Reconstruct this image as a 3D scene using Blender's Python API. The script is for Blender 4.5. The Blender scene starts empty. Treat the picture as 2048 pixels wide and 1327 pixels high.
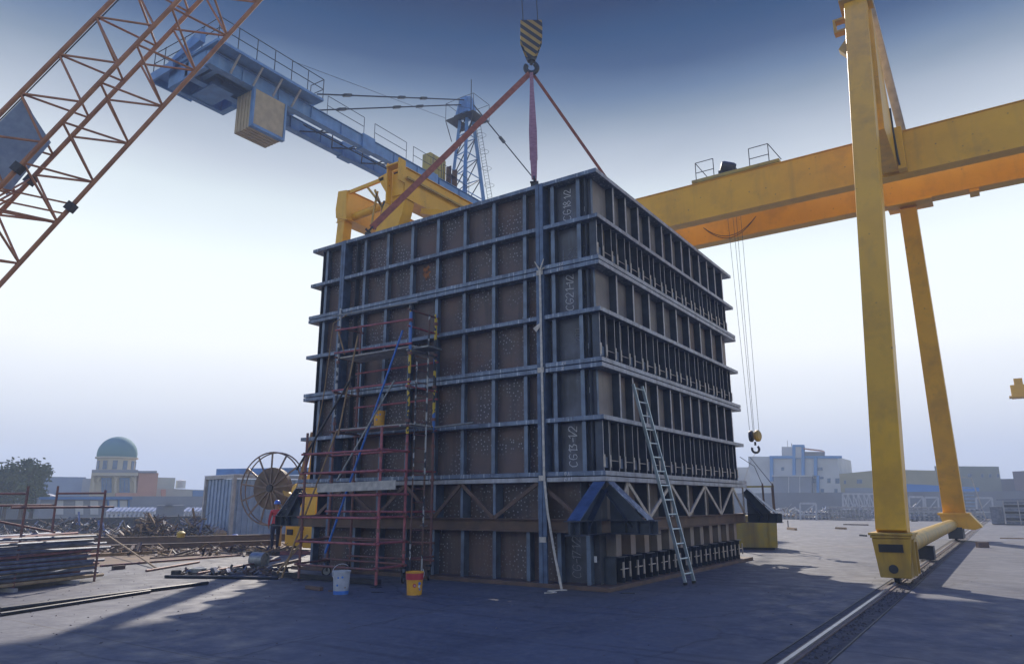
import bpy, math, random
from mathutils import Vector as V, Matrix
random.seed(7)
C = bpy.context.scene.collection
sc = bpy.context.scene
R = math.radians
# ------------------------------------------------------------------ camera
FPX = 1421.64; PITCH = .2349; ROLL = -.0027; YAW = .599
CAM = V((6.657, -13.069, 1.7))
fw = V((-math.sin(YAW)*math.cos(PITCH), math.cos(YAW)*math.cos(PITCH), math.sin(PITCH)))
rt = fw.cross(V((0, 0, 1))).normalized(); up = rt.cross(fw)
rt, up = math.cos(ROLL)*rt + math.sin(ROLL)*up, math.cos(ROLL)*up - math.sin(ROLL)*rt
cd = bpy.data.cameras.new('camera'); cam = bpy.data.objects.new('camera', cd); C.objects.link(cam)
cam.matrix_world = Matrix(((rt.x, up.x, -fw.x, CAM.x), (rt.y, up.y, -fw.y, CAM.y), (rt.z, up.z, -fw.z, CAM.z), (0, 0, 0, 1)))
cd.sensor_width = 36; cd.lens = 36*FPX/2048; cd.clip_end = 3000; cd.clip_start = .1
sc.camera = cam
# ------------------------------------------------------------------ light
SUN_EL, SUN_AZ = R(35), math.atan2(.79, -.61)          # the sun stands behind the steel box, a little left
sv = V((math.cos(SUN_AZ)*math.cos(SUN_EL), math.sin(SUN_AZ)*math.cos(SUN_EL), math.sin(SUN_EL)))
sd = bpy.data.lights.new('sun', 'SUN'); sd.energy = 4.8; sd.angle = R(.7); sd.color = (1, .9, .78)
sun = bpy.data.objects.new('sun', sd); C.objects.link(sun); sun.location = (0, 0, 60)
sun.rotation_euler = sv.to_track_quat('Z', 'Y').to_euler()
w = bpy.data.worlds.new('World'); sc.world = w; w.use_nodes = True
nt = w.node_tree; nd = nt.nodes; nd.clear(); L = nt.links.new
sky = nd.new('ShaderNodeTexSky'); sky.sky_type = 'NISHITA'; sky.sun_disc = False
sky.sun_elevation = SUN_EL; sky.sun_rotation = math.pi/2 - SUN_AZ; sky.dust_density = 1; sky.air_density = 1.5
tc = nd.new('ShaderNodeTexCoord'); sx = nd.new('ShaderNodeSeparateXYZ'); L(tc.outputs['Generated'], sx.inputs[0])
rp = nd.new('ShaderNodeValToRGB'); 
nz = nd.new('ShaderNodeTexNoise'); nz.inputs['Scale'].default_value = 2.2; nz.inputs['Detail'].default_value = 5; mpn = nd.new('ShaderNodeMapping'); mpn.inputs['Scale'].default_value = (1, 1, 3.5); L(tc.outputs['Generated'], mpn.inputs[0]); L(mpn.outputs[0], nz.inputs['Vector'])
ma = nd.new('ShaderNodeMath'); ma.operation = 'MULTIPLY_ADD'; ma.inputs[1].default_value = .045; L(nz.outputs['Fac'], ma.inputs[0]); L(sx.outputs['Z'], ma.inputs[2])
mb = nd.new('ShaderNodeMath'); mb.operation = 'SUBTRACT'; mb.inputs[1].default_value = .022; L(ma.outputs[0], mb.inputs[0]); L(mb.outputs[0], rp.inputs[0])
SKY = [(0, (.37, .385, .44)), (.05, (.48, .49, .54)), (.12, (.68, .70, .73)), (.20, (.84, .86, .87)), (.31, (.78, .85, .87)), (.39, (.60, .67, .71)), (.43, (.45, .50, .57)), (.47, (.31, .36, .44)),
       (.50, (.19, .245, .33)), (.53, (.10, .155, .26)), (.56, (.034, .072, .165)), (.59, (.010, .045, .13)), (.62, (.003, .022, .085)), (.70, (.003, .02, .09)), (.78, (.01, .12, .62)), (1, (.015, .17, .95))]  # saturated blue zenith above the frame, added to tint the shaded ground blue
while len(rp.color_ramp.elements) < len(SKY): rp.color_ramp.elements.new(.5)
for e, (p_, c_) in zip(rp.color_ramp.elements, SKY): e.position = p_; e.color = (*c_, 1)
mu = nd.new('ShaderNodeVectorMath'); mu.operation = 'SCALE'; mu.inputs['Scale'].default_value = .02; L(sky.outputs[0], mu.inputs[0])
mx = nd.new('ShaderNodeMix'); mx.data_type = 'RGBA'; mx.inputs[0].default_value = .985
L(mu.outputs[0], mx.inputs[6]); L(rp.outputs[0], mx.inputs[7])
bg = nd.new('ShaderNodeBackground'); L(mx.outputs[2], bg.inputs[0]); bg.inputs[1].default_value = 1
wo = nd.new('ShaderNodeOutputWorld'); L(bg.outputs[0], wo.inputs[0])
sc.view_settings.view_transform = 'Standard'; sc.view_settings.look = 'None'; sc.view_settings.gamma = 1
sc.view_settings.exposure = .42
sc.render.engine = 'CYCLES'
sc.cycles.use_denoising = True; sc.cycles.max_bounces = 6; sc.cycles.volume_bounces = 1
sc.cycles.volume_step_rate = 4

# ------------------------------------------------------------------ helpers
def ray(x, y): return fw + rt*((x-1024)/FPX) - up*((y-663.5)/FPX)
def G(x, y, z=0.):                      # point of the ground (or of height z) seen at a place of the photograph
    d = ray(x, y); return CAM + d*((z-CAM.z)/d.z)
def A(x, y, dist):                      # point at a horizontal distance from the camera
    d = ray(x, y); return CAM + d*(dist/math.hypot(d.x, d.y))
def PY(x, y, v): d = ray(x, y); return CAM + d*((v-CAM.y)/d.y)
def PX(x, y, v): d = ray(x, y); return CAM + d*((v-CAM.x)/d.x)

class MB:
    def __init__(s): s.v = []; s.f = []
    def add(s, vs, fs):
        n = len(s.v); s.v += [tuple(q) for q in vs]; s.f += [tuple(n+i for i in f) for f in fs]; return s
    def box(s, x0, x1, y0, y1, z0, z1):
        return s.add([(x0,y0,z0),(x1,y0,z0),(x1,y1,z0),(x0,y1,z0),(x0,y0,z1),(x1,y0,z1),(x1,y1,z1),(x0,y1,z1)],
                     [(0,3,2,1),(4,5,6,7),(0,1,5,4),(1,2,6,5),(2,3,7,6),(3,0,4,7)])
    def beam(s, p, q, w_, h_, side=None, w2=None, h2=None):      # rectangular bar from p to q, w_ along side
        p, q = V(p), V(q); d = (q-p).normalized()
        a = V(side) if side else d.cross(V((0, 0, 1)))
        if a.length < 1e-4: a = V((1, 0, 0))
        a = (a - d*a.dot(d)).normalized(); b = d.cross(a).normalized()
        w2 = w_ if w2 is None else w2; h2 = h_ if h2 is None else h2
        vs = [o + a*(i*ww/2) + b*(j*hh/2) for o, ww, hh in ((p, w_, h_), (q, w2, h2)) for i, j in ((-1,-1),(1,-1),(1,1),(-1,1))]
        return s.add(vs, [(0,3,2,1),(4,5,6,7),(0,1,5,4),(1,2,6,5),(2,3,7,6),(3,0,4,7)])
    def ibeam(s, p, q, w_, h_, t=.02, side=None):                # I-section, flanges w_ wide, h_ deep
        p, q = V(p), V(q); d = (q-p).normalized()
        a = V(side) if side else d.cross(V((0, 0, 1)))
        a = (a - d*a.dot(d)).normalized(); b = d.cross(a).normalized()
        for k in (-1, 1): s.beam(p+b*k*(h_-t)/2, q+b*k*(h_-t)/2, w_, t, a)
        return s.beam(p, q, t, h_-2*t, a)
    def tube(s, p, q, r, n=8, r2=None, caps=True):
        p, q = V(p), V(q); d = (q-p).normalized(); r2 = r if r2 is None else r2
        a = d.orthogonal().normalized(); b = d.cross(a)
        vs = [o + (a*math.cos(2*math.pi*i/n) + b*math.sin(2*math.pi*i/n))*rr for o, rr in ((p, r), (q, r2)) for i in range(n)]
        fs = [(i, (i+1) % n, n+(i+1) % n, n+i) for i in range(n)]
        if caps: fs += [tuple(range(n-1, -1, -1)), tuple(range(n, 2*n))]
        return s.add(vs, fs)
    def path(s, pts, r, n=6):
        for a, b in zip(pts, pts[1:]): s.tube(a, b, r, n)
        return s
    def lathe(s, o, prof, n=24, ax=None):                        # profile of (radius, height) around an axis
        o = V(o); ax = V(ax or (0, 0, 1)).normalized(); a = ax.orthogonal().normalized(); b = ax.cross(a)
        vs = [o + ax*h + (a*math.cos(2*math.pi*i/n)+b*math.sin(2*math.pi*i/n))*r for r, h in prof for i in range(n)]
        fs = [(k*n+i, k*n+(i+1) % n, (k+1)*n+(i+1) % n, (k+1)*n+i) for k in range(len(prof)-1) for i in range(n)]
        return s.add(vs, fs)
    def prism(s, pts, ext):                                      # polygon pushed along ext
        n = len(pts); e = V(ext); vs = [V(q) for q in pts] + [V(q)+e for q in pts]
        return s.add(vs, [tuple(range(n-1, -1, -1)), tuple(range(n, 2*n))] + [(i, (i+1) % n, n+(i+1) % n, n+i) for i in range(n)])
    def torus(s, o, ax, Rr, r, n=32, m=6, a0=0, a1=2*math.pi):
        o = V(o); ax = V(ax).normalized(); a = ax.orthogonal().normalized(); b = ax.cross(a)
        pts = []
        for i in range(n+1):
            t = a0+(a1-a0)*i/n; pts.append(o+(a*math.cos(t)+b*math.sin(t))*Rr)
        vs = []; fs = []
        for i, c in enumerate(pts):
            rd = (c-o).normalized()
            for j in range(m):
                u = 2*math.pi*j/m; vs.append(c + rd*math.cos(u)*r + ax*math.sin(u)*r)
        for i in range(n):
            for j in range(m): fs.append((i*m+j, i*m+(j+1) % m, (i+1)*m+(j+1) % m, (i+1)*m+j))
        return s.add(vs, fs)

def ob(name, m, mt, parent=None, smooth=False, bevel=0):
    me = bpy.data.meshes.new(name); me.from_pydata(m.v, [], m.f); me.update()
    o = bpy.data.objects.new(name, me); C.objects.link(o)
    me.materials.append(mt)
    if smooth:
        me.polygons.foreach_set('use_smooth', [True]*len(me.polygons))
        es = o.modifiers.new('es', 'EDGE_SPLIT'); es.split_angle = R(40)
    if bevel:
        b = o.modifiers.new('b', 'BEVEL'); b.width = bevel; b.segments = 2; b.limit_method = 'ANGLE'
    if parent is not None: adopt(o, parent)
    return o
def mw(o):
    m = Matrix.LocRotScale(o.location, o.rotation_euler, o.scale)
    return mw(o.parent) @ o.matrix_parent_inverse @ m if o.parent else m
def adopt(o, parent):
    o.parent = parent; o.matrix_parent_inverse = mw(parent).inverted()
def tag(o, label=None, cat=None, group=None, kind=None):
    if label: o['label'] = label
    if cat: o['category'] = cat
    if group: o['group'] = group
    if kind: o['kind'] = kind
    return o
def thing(name, loc, label, cat, group=None):
    o = bpy.data.objects.new(name, None); C.objects.link(o); o.location = loc; o.empty_display_size = .3
    return tag(o, label, cat, group)
def copy_tree(o, parent=None):
    c = o.copy(); C.objects.link(c)
    if parent is not None: c.parent = parent
    for ch in [k for k in bpy.data.objects if k.parent == o]: copy_tree(ch, c)
    return c

# ------------------------------------------------------------------ materials
def mat(name, c1, c2=None, scale=3, rough=.6, metal=0, bump=0, bscale=None, spots=None, streak=None, detail=6, lo=.35, hi=.65, spec=.5):
    m = bpy.data.materials.new(name); m.use_nodes = True; t = m.node_tree; n = t.nodes; l = t.links.new
    b = n['Principled BSDF']; b.inputs['Roughness'].default_value = rough; b.inputs['Metallic'].default_value = metal
    b.inputs['Specular IOR Level'].default_value = spec
    c2 = c2 or tuple(x*.7 for x in c1)
    co = n.new('ShaderNodeTexCoord'); no = n.new('ShaderNodeTexNoise'); no.inputs['Scale'].default_value = scale; no.inputs['Detail'].default_value = detail
    l(co.outputs['Object'], no.inputs['Vector'])
    r = n.new('ShaderNodeValToRGB'); r.color_ramp.elements[0].position = lo; r.color_ramp.elements[1].position = hi
    r.color_ramp.elements[0].color = (*c1, 1); r.color_ramp.elements[1].color = (*c2, 1); l(no.outputs['Fac'], r.inputs[0])
    out = r.outputs[0]
    def over(fac, col, amt=1):
        nonlocal out
        k = n.new('ShaderNodeMath'); k.operation = 'MULTIPLY'; k.inputs[1].default_value = amt; l(fac, k.inputs[0])
        x = n.new('ShaderNodeMix'); x.data_type = 'RGBA'; l(k.outputs[0], x.inputs[0]); l(out, x.inputs[6]); x.inputs[7].default_value = (*col, 1); out = x.outputs[2]
    def ramp(src, a, b_, inv=False):
        q = n.new('ShaderNodeMapRange'); q.inputs[1].default_value = a; q.inputs[2].default_value = b_
        if inv: q.inputs[3].default_value = 1; q.inputs[4].default_value = 0
        l(src, q.inputs[0]); return q.outputs[0]
    if streak:      # runs of another colour down the surface: (colour, scale, lo, hi, amount)
        mp = n.new('ShaderNodeMapping'); mp.inputs['Scale'].default_value = (1, 1, .12); l(co.outputs['Object'], mp.inputs[0])
        n2 = n.new('ShaderNodeTexNoise'); n2.inputs['Scale'].default_value = streak[1]; n2.inputs['Detail'].default_value = 5; l(mp.outputs[0], n2.inputs['Vector'])
        over(ramp(n2.outputs['Fac'], streak[2], streak[3]), streak[0], streak[4])
    if spots:       # specks: (colour, scale, radius, amount, mask lo, mask hi)
        vo = n.new('ShaderNodeTexVoronoi'); vo.inputs['Scale'].default_value = spots[1]; vo.inputs['Randomness'].default_value = .7
        if len(spots) > 6: vo.voronoi_dimensions = '2D'; s1_ = n.new('ShaderNodeSeparateXYZ'); s2_ = n.new('ShaderNodeCombineXYZ'); l(co.outputs['Object'], s1_.inputs[0]); l(s1_.outputs[0], s2_.inputs[0]); l(s1_.outputs[2], s2_.inputs[1]); l(s2_.outputs[0], vo.inputs['Vector'])
        else: l(co.outputs['Object'], vo.inputs['Vector'])
        n3 = n.new('ShaderNodeTexNoise'); n3.inputs['Scale'].default_value = 1.6; l(co.outputs['Object'], n3.inputs['Vector'])
        k = n.new('ShaderNodeMath'); k.operation = 'MULTIPLY'
        l(ramp(vo.outputs['Distance'], spots[2]*.5, spots[2], True), k.inputs[0]); l(ramp(n3.outputs['Fac'], spots[4], spots[5]), k.inputs[1])
        over(k.outputs[0], spots[0], spots[3])
    l(out, b.inputs['Base Color'])
    if bump:
        n4 = n.new('ShaderNodeTexNoise'); n4.inputs['Scale'].default_value = bscale or scale*6; n4.inputs['Detail'].default_value = 4; l(co.outputs['Object'], n4.inputs['Vector'])
        bu = n.new('ShaderNodeBump'); bu.inputs['Strength'].default_value = bump; bu.inputs['Distance'].default_value = .02
        l(n4.outputs['Fac'], bu.inputs['Height']); l(bu.outputs[0], b.inputs['Normal'])
    return m
M = {}
M['panel'] = mat('panel_steel', (.138, .106, .104), (.082, .08, .094), 1.6, .62, .2, .15, 20, spots=((.42, .43, .48), 9.5, .2, .75, .42, .6, 2), streak=((.05, .055, .07), 5, .5, .7, .6))
M['corner'] = mat('corner_steel', (.10, .115, .15), (.06, .068, .085), 2.2, .5, .3, .15, 20, streak=((.16, .20, .27), 7, .55, .75, .5))
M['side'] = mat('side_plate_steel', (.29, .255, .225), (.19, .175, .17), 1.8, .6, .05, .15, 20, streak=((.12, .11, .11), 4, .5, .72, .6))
M['rib'] = mat('rib_steel', (.15, .21, .30), (.09, .12, .175), 3, .42, .45, .1, 30, streak=((.2, .24, .3), 6, .6, .8, .5))
M['flange'] = mat('flange_steel', (.15, .205, .295), (.08, .11, .17), 4, .42, .4, .12, 30, streak=((.5, .58, .66), 16, .55, .68, .7))
M['flange2'] = mat('flange_mill_scale_lit_side', (.40, .43, .47), (.27, .28, .30), 4, .5, .25, .12, 30, streak=((.14, .14, .16), 9, .5, .7, .55))  # also on the side skins, where brighter light is put into the colour
M['edge'] = mat('lit_plate_edge', (.52, .50, .48), (.36, .36, .38), 9, .5, .2)  # pale edges of ribs and fins: light catching them, put into the colour
M['fin'] = mat('fin_steel', (.06, .08, .115), (.035, .047, .07), 3, .5, .3)
M['ledge'] = mat('rusty_beam', (.15, .10, .08), (.09, .07, .065), 3, .65, .2, .15, 20)
M['clamp'] = mat('clamp_steel', (.50, .46, .40), (.32, .3, .27), 8, .5, .3)
M['blueplate'] = mat('blue_scale_plate', (.095, .15, .25), (.06, .095, .165), 5, .45, .4, .1, 20, streak=((.2, .26, .34), 6, .58, .8, .5))
M['yellow'] = mat('crane_yellow_paint', (.80, .44, .014), (.72, .39, .014), 1.2, .42, 0, .05, 8, streak=((.34, .2, .04), 3, .55, .85, .45), spots=((.12, .06, .03), 3.2, .12, .7, .45, .6))
M['yellow2'] = mat('worn_yellow_paint', (.52, .32, .04), (.36, .25, .06), 2.5, .5, 0, .1, 10, streak=((.16, .09, .04), 4, .5, .75, .6))
M['bluecrane'] = mat('crane_blue_paint', (.12, .27, .52), (.09, .2, .4), 2, .5, 0, 0, None, streak=((.3, .38, .5), 3, .55, .8, .4))
M['boom'] = mat('boom_red_primer', (.42, .19, .085), (.30, .13, .06), 3, .55, 0, 0, None, streak=((.15, .07, .06), 4, .5, .8, .5))
M['dark'] = mat('dark_steel', (.04, .045, .055), (.025, .03, .04), 6, .55, .3)
M['rope'] = mat('wire_rope', (.06, .065, .075), (.04, .04, .05), 30, .6, .4)
M['beige'] = mat('counterweight_concrete', (.45, .38, .26), (.36, .31, .22), 3, .8, 0, .1)
M['sling'] = mat('sling_webbing', (.36, .13, .095), (.24, .09, .075), 8, .85, 0, .1, 60)
M['sling2'] = mat('faded_sling_webbing', (.40, .2, .19), (.28, .13, .13), 8, .85, 0, .1, 60)
M['red'] = mat('scaffold_red_paint', (.38, .11, .13), (.22, .075, .09), 9, .55, .1, .1, 40, streak=((.4, .33, .3), 9, .62, .8, .4))
M['maroon'] = mat('rusty_scaffold_tube', (.22, .10, .095), (.13, .08, .08), 9, .65, .2, .1, 40)
M['galv'] = mat('galvanised_tube', (.30, .33, .34), (.2, .22, .23), 10, .45, .5)
M['wood'] = mat('grey_scaffold_board', (.50, .49, .44), (.32, .32, .3), 7, .85, 0, .2, 40)
M['tan'] = mat('old_timber', (.34, .24, .13), (.22, .15, .09), 9, .85, 0, .2, 40)
M['bluepole'] = mat('blue_pole_paint', (.03, .16, .55), (.02, .11, .4), 8, .5)
M['bucketwhite'] = mat('dusty_bucket_white', (.42, .46, .52), (.30, .34, .40), 9, .6)
M['white'] = mat('white_plastic', (.62, .64, .66), (.5, .52, .55), 5, .5)
M['chalk'] = mat('white_paint_marker', (.75, .77, .8), (.5, .52, .56), 40, .9)
M['faint'] = mat('faint_chalk', (.24, .26, .3), (.16, .17, .2), 40, .9)
M['strap'] = mat('cream_strap', (.60, .57, .50), (.42, .4, .35), 12, .85)
M['alu'] = mat('ladder_aluminium', (.50, .60, .64), (.38, .47, .5), 6, .4, .7)
M['bucketblue'] = mat('bucket_blue', (.05, .2, .6), (.04, .15, .5), 5, .5)
M['bucketyel'] = mat('bucket_yellow', (.65, .34, .03), (.5, .25, .03), 5, .5)
M['bucketred'] = mat('bucket_red', (.45, .04, .06), (.35, .03, .05), 5, .5)
M['black'] = mat('black_rubber', (.02, .02, .022), (.03, .03, .03), 9, .7)
M['contblue'] = mat('container_blue_paint', (.26, .36, .50), (.19, .27, .39), 2.5, .5, 0, 0, None, streak=((.36, .42, .5), 3, .55, .8, .5))
M['contframe'] = mat('container_frame_paint', (.42, .42, .42), (.3, .3, .3), 4, .6)
M['reel'] = mat('reel_steel', (.20, .15, .12), (.11, .09, .08), 4, .5, .4)
M['drum'] = mat('cable_coil', (.15, .11, .07), (.09, .065, .045), 3, .7)
M['scrap'] = mat('scrap_metal', (.14, .10, .08), (.06, .055, .06), 5, .7, .2)
M['pipeA'] = mat('stacked_tube_maroon', (.26, .10, .11), (.14, .08, .10), 6, .6, .2)
M['pipeB'] = mat('stacked_tube_grey', (.19, .22, .29), (.11, .13, .17), 6, .5, .4)
M['pipeC'] = mat('stacked_tube_tan', (.46, .34, .2), (.3, .22, .15), 6, .7)
M['skip'] = mat('skip_yellow_paint', (.46, .34, .05), (.34, .3, .1), 3, .6, 0, 0, None, streak=((.16, .12, .08), 3, .5, .75, .7))
M['grey_sheet'] = mat('walkway_mesh_sheet', (.25, .33, .46), (.2, .27, .4), 6, .6)
M['skin'] = mat('skin', (.32, .17, .10), (.28, .15, .09), 9, .6)
M['shirt'] = mat('red_coverall', (.55, .045, .06), (.4, .035, .05), 9, .85)
M['trouser'] = mat('navy_trousers', (.02, .026, .055), (.015, .02, .04), 9, .9)
M['helmet'] = mat('blue_hard_hat', (.03, .16, .62), (.03, .14, .55), 4, .35)

# broad rusty fields on the box plates, so that no two bays are the same
for k_, c_, a_ in (('panel', (.17, .09, .065), .4), ('side', (.27, .16, .10), .45), ('yellow', (.50, .27, .02), .6)):
    t = M[k_].node_tree; n = t.nodes; b = n['Principled BSDF']; src = b.inputs['Base Color'].links[0].from_socket
    co = n.new('ShaderNodeTexCoord'); no = n.new('ShaderNodeTexNoise'); no.inputs['Scale'].default_value = .75; no.inputs['Detail'].default_value = 9; no.inputs['Roughness'].default_value = .65; t.links.new(co.outputs['Object'], no.inputs['Vector'])
    mr = n.new('ShaderNodeMapRange'); mr.inputs[1].default_value = .5; mr.inputs[2].default_value = .66; mr.inputs[4].default_value = a_; t.links.new(no.outputs['Fac'], mr.inputs[0])
    x = n.new('ShaderNodeMix'); x.data_type = 'RGBA'; t.links.new(mr.outputs[0], x.inputs[0]); t.links.new(src, x.inputs[6]); x.inputs[7].default_value = (*c_, 1); t.links.new(x.outputs[2], b.inputs['Base Color'])
# ------------------------------------------------------------------ handwriting (strokes laid on a surface)
GL = {'C': [[(.55,.85),(.4,1),(.15,.95),(0,.6),(.03,.2),(.2,0),(.5,.1)]], 'G': [[(.55,.85),(.35,1),(.1,.9),(0,.5),(.1,.1),(.35,0),(.55,.2),(.55,.45),(.25,.45)]],
      '1': [[(.1,.8),(.3,1),(.3,0)]], '2': [[(0,.8),(.2,1),(.5,.9),(.5,.65),(0,0),(.55,.02)]], '8': [[(.3,.52),(.06,.75),(.28,1),(.5,.78),(.05,.25),(.28,0),(.53,.25),(.3,.52)]],
      '3': [[(.02,.95),(.45,.95),(.2,.58),(.5,.4),(.4,.05),(0,.05)]], '7': [[(0,.95),(.5,.97),(.15,0)]], '/': [[(0,0),(.45,1)]], '-': [[(.05,.45),(.45,.5)]], 'H': [[(0,0),(0,1)],[(.4,0),(.4,1)],[(0,.5),(.4,.5)]], '4': [[(.35,0),(.35,1),(0,.35),(.5,.35)]],
      'A': [[(0,0),(.27,1),(.5,0)], [(.1,.4),(.42,.4)]], 'R': [[(0,0),(0,1),(.4,.95),(.42,.6),(0,.5),(.48,0)]], '0': [[(.25,0),(0,.4),(.1,.9),(.35,1),(.52,.6),(.4,.1),(.25,0)]],
      'h': [[(0,1),(.02,0),(0,.45),(.3,.5),(.35,0)]], 'E': [[(.45,1),(0,1),(0,0),(.5,0)],[(0,.5),(.35,.5)]], '6': [[(.4,1),(.05,.6),(.05,.15),(.3,0),(.5,.2),(.35,.45),(.05,.3)]], 'u': [[(0,.5),(.05,.05),(.35,.05),(.4,.5)]],
      'n': [[(0,0),(0,.9),(.45,.9),(.45,0)]], 'J': [[(.4,1),(.4,.15),(.2,0),(0,.2)]], ' ': [], '.': [[(.1,0),(.16,.06)]], 's': [[(.4,.5),(.1,.5),(.1,.28),(.4,.22),(.38,0),(0,.02)]], 'e': [[(0,.28),(.4,.3),(.3,.52),(.05,.4),(.08,.02),(.4,.05)]]}
def write(parent, text, o, rd, ud, h, w_=.012, mt=None, name='painted_number', slant=.08):
    o, rd, ud = V(o), V(rd).normalized(), V(ud).normalized(); n = rd.cross(ud).normalized(); m = MB(); x = 0
    for ch in text:
        for st in GL.get(ch, []):
            pts = [o + rd*((x + a + slant*b + random.uniform(-.02, .02))*h) + ud*((b+random.uniform(-.03, .03))*h) + n*.004 for a, b in st]
            for p, q in zip(pts, pts[1:]):
                e = (q-p).normalized()*w_*.45; m.beam(p-e, q+e, w_, .004, rd if abs((q-p).normalized().dot(rd)) < .9 else ud)
        x += .38 if ch in '1-/. ' else .72
    return ob(name, m, mt or M['chalk'], parent)

# ------------------------------------------------------------------ the steel box
WX, DY, O, FT = 9.36, 9.46, .27, .095
ZF = [8.94, 7.87, 6.91, 5.75, 4.66, 3.45, 2.32]
box = thing('steel_caisson', (-WX/2, DY/2, 0), 'huge dark ribbed steel box of stacked frames standing in the middle of the yard', 'steel structure')
XR = [-8.82, -7.26, -6.40, -5.51, -4.63, -3.75, -2.86, -1.97, -1.2, -.52]
YR1 = [.99, 1.65, 2.37, 3.05, 3.87, 4.53, 5.26, 5.91, 6.66, 7.36, 8.05, 8.75]
YR3 = [1.01, 1.89, 2.8, 3.7, 4.58, 5.49, 6.39, 7.32, 8.27]
def ring_flange(m, z, t=FT):      # mitred frame: four bars butted end to end
    z0 = z-t
    m.box(-WX, 0, 0, O, z0, z); m.box(-WX, 0, DY-O, DY, z0, z)
    m.box(-WX, -WX+O, O, DY-O, z0, z); m.box(-O, 0, O, DY-O, z0, z)
def lit_side_skin(o, z, t=FT): return ob('lit_side_skin', MB().box(.0005, .004, .0, DY, z-t+.004, z-.004), M['flange2'], o)  # thin pale skin on the right flange edges, painting that side as brighter lit
sections = []
tiers = [(ZF[0]-FT, ZF[1], 0), (ZF[1]-FT, ZF[2], 1), (ZF[2]-2*FT-.018, ZF[3], 0), (ZF[3]-FT, ZF[4], 1), (ZF[4]-2*FT-.018, ZF[5], 0), (ZF[5]-FT, ZF[6], 1)]
def rib_l(sec, x, z0, z1, w_=.095, d=.1):     # T rib on the face towards the camera's left
    m = MB(); m.box(x-.007, x+.007, d+.012, O+.01, z0, z1); m.box(x-w_/2, x+w_/2, d, d+.012, z0, z1); return ob('rib', m, M['rib'], sec)
def rib_r(sec, y, z0, z1, w_=.055, d=.08):
    m = MB(); m.box(-O-.01, -d-.012, y-.007, y+.007, z0, z1); o = ob('rib', m, M['fin'], sec); ob('rib_cap', MB().box(-d-.012, -d, y-w_*.25, y+w_*.75, z0, z1), M['edge'], sec); return o  # dark web and pale cap: shade and lit edge put into the colours
for k in range(3):
    sec = thing('frame_section', (-WX/2, DY/2, tiers[2*k+1][1]), None, None); adopt(sec, box)
    zt, zb = tiers[2*k][0], tiers[2*k+1][1]
    # plates (each tier's plate a little apart from the next in tone through the noise)
    pb_, pt_ = zb-.112, zt+(.02 if k == 0 else .095)
    m = MB(); m.box(-WX+O, -O, O, O+.02, pb_, pt_); ob('front_plate', m, M['panel'], sec)
    m = MB(); m.box(-O-.02, -O, O+.02, DY-O-.02, pb_, pt_); ob('side_plate', m, M['side'], sec)
    m = MB(); m.box(-WX+O, -O, DY-O-.02, DY-O, pb_, pt_); m.box(-WX+O, -WX+O+.02, O+.02, DY-O-.02, pb_, pt_); ob('rear_plate', m, M['panel'], sec)
    m = MB(); m.box(-1.38, -O+.004, O-.006, O-.001, zb+.001, zt-.001); ob('corner_plate', m, M['corner'], sec)
    z = ZF[2*k]
    if k == 0:
        m = MB(); ring_flange(m, z); lit_side_skin(ob('top_flange', m, M['flange'], sec, bevel=.006), z)
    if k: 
        m = MB(); ring_flange(m, z-FT-.018); lit_side_skin(ob('top_flange', m, M['flange'], sec, bevel=.006), z-FT-.018)
    m = MB(); ring_flange(m, ZF[2*k+1]); lit_side_skin(ob('middle_flange', m, M['flange'], sec, bevel=.006), ZF[2*k+1])
    m = MB(); ring_flange(m, ZF[2*k+2]); lit_side_skin(ob('bottom_flange', m, M['flange'], sec, bevel=.006), ZF[2*k+2])
    for j in (0, 1):
        zt_, zb_, dense = tiers[2*k+j]
        zb_ += 0; zt_ -= 0
        for x in XR: rib_l(sec, x, zb_, zt_)
        # corner: extra stiffener plates and the bright-edged strips
        for x in (-7.62, -1.66, -1.16, -.36, -9.02): ob('stiffener', MB().box(x-.006, x+.006, .12, O-.007, zb_, zt_), M['fin'], sec)
        ob('corner_angle', MB().box(-WX+O, -WX+O+.05, O-.015, O-.007, zb_, zt_), M['rib'], sec); ob('corner_angle', MB().box(-O-.006, -O+.012, O-.02, O+.05, zb_, zt_), M['rib'], sec)
        if not dense:
            for y in (YR3 if (k == 1) else YR1): rib_r(sec, y, zb_, zt_)
        else:
            f = MB(); n_ = 13
            for i in range(n_):
                y = .15 + i*.71
                for dy in (0, .27):
                    ob('fin', MB().box(-O-.005, -.105, y+dy-.008, y+dy+.008, zb_, zt_), M['fin'], sec); ob('lit_fin_edge', MB().box(-.105, -.10, y+dy-.009, y+dy+.009, zb_, zt_), M['edge'], sec)  # pale strip added on each fin to paint its lit edge
                for dy in (0, .27): ob('clamp', MB().box(-.098, -.08, y+dy-.03, y+dy+.03, zb_+.08, zb_+.33), M['clamp'], sec)
                if i < 12: ob('tie_rod', MB().tube((-.12, y+.27, zb_+.22), (-.12, y+.71, zb_+.22), .010, 6), M['clamp'], sec)
                ob('clamp_block', MB().box(-O, -.13, y+.03, y+.24, zb_+.07, zb_+.28), M['rib'], sec)
    sections.append(sec)
    # vertical joints: paired flanges standing as deep as the ring flanges
    for xj, wj in ((-1.49, .2), (-8.04, .17)):
        m = MB(); m.box(xj-wj/2, xj-.006, -.014, O-.007, zb-.0, zt+.0); m.box(xj+.006, xj+wj/2, -.014, O-.007, zb, zt)
        # covers over the flange edges
        hh = FT-.002 if k == 0 else 2*FT
        m.box(xj-wj/2, xj-.006, -.014, -.002, zt, zt+hh); m.box(xj+.006, xj+wj/2, -.014, -.002, zt, zt+hh)
        ob('joint_column', m, M['blueplate'], sec)
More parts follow.
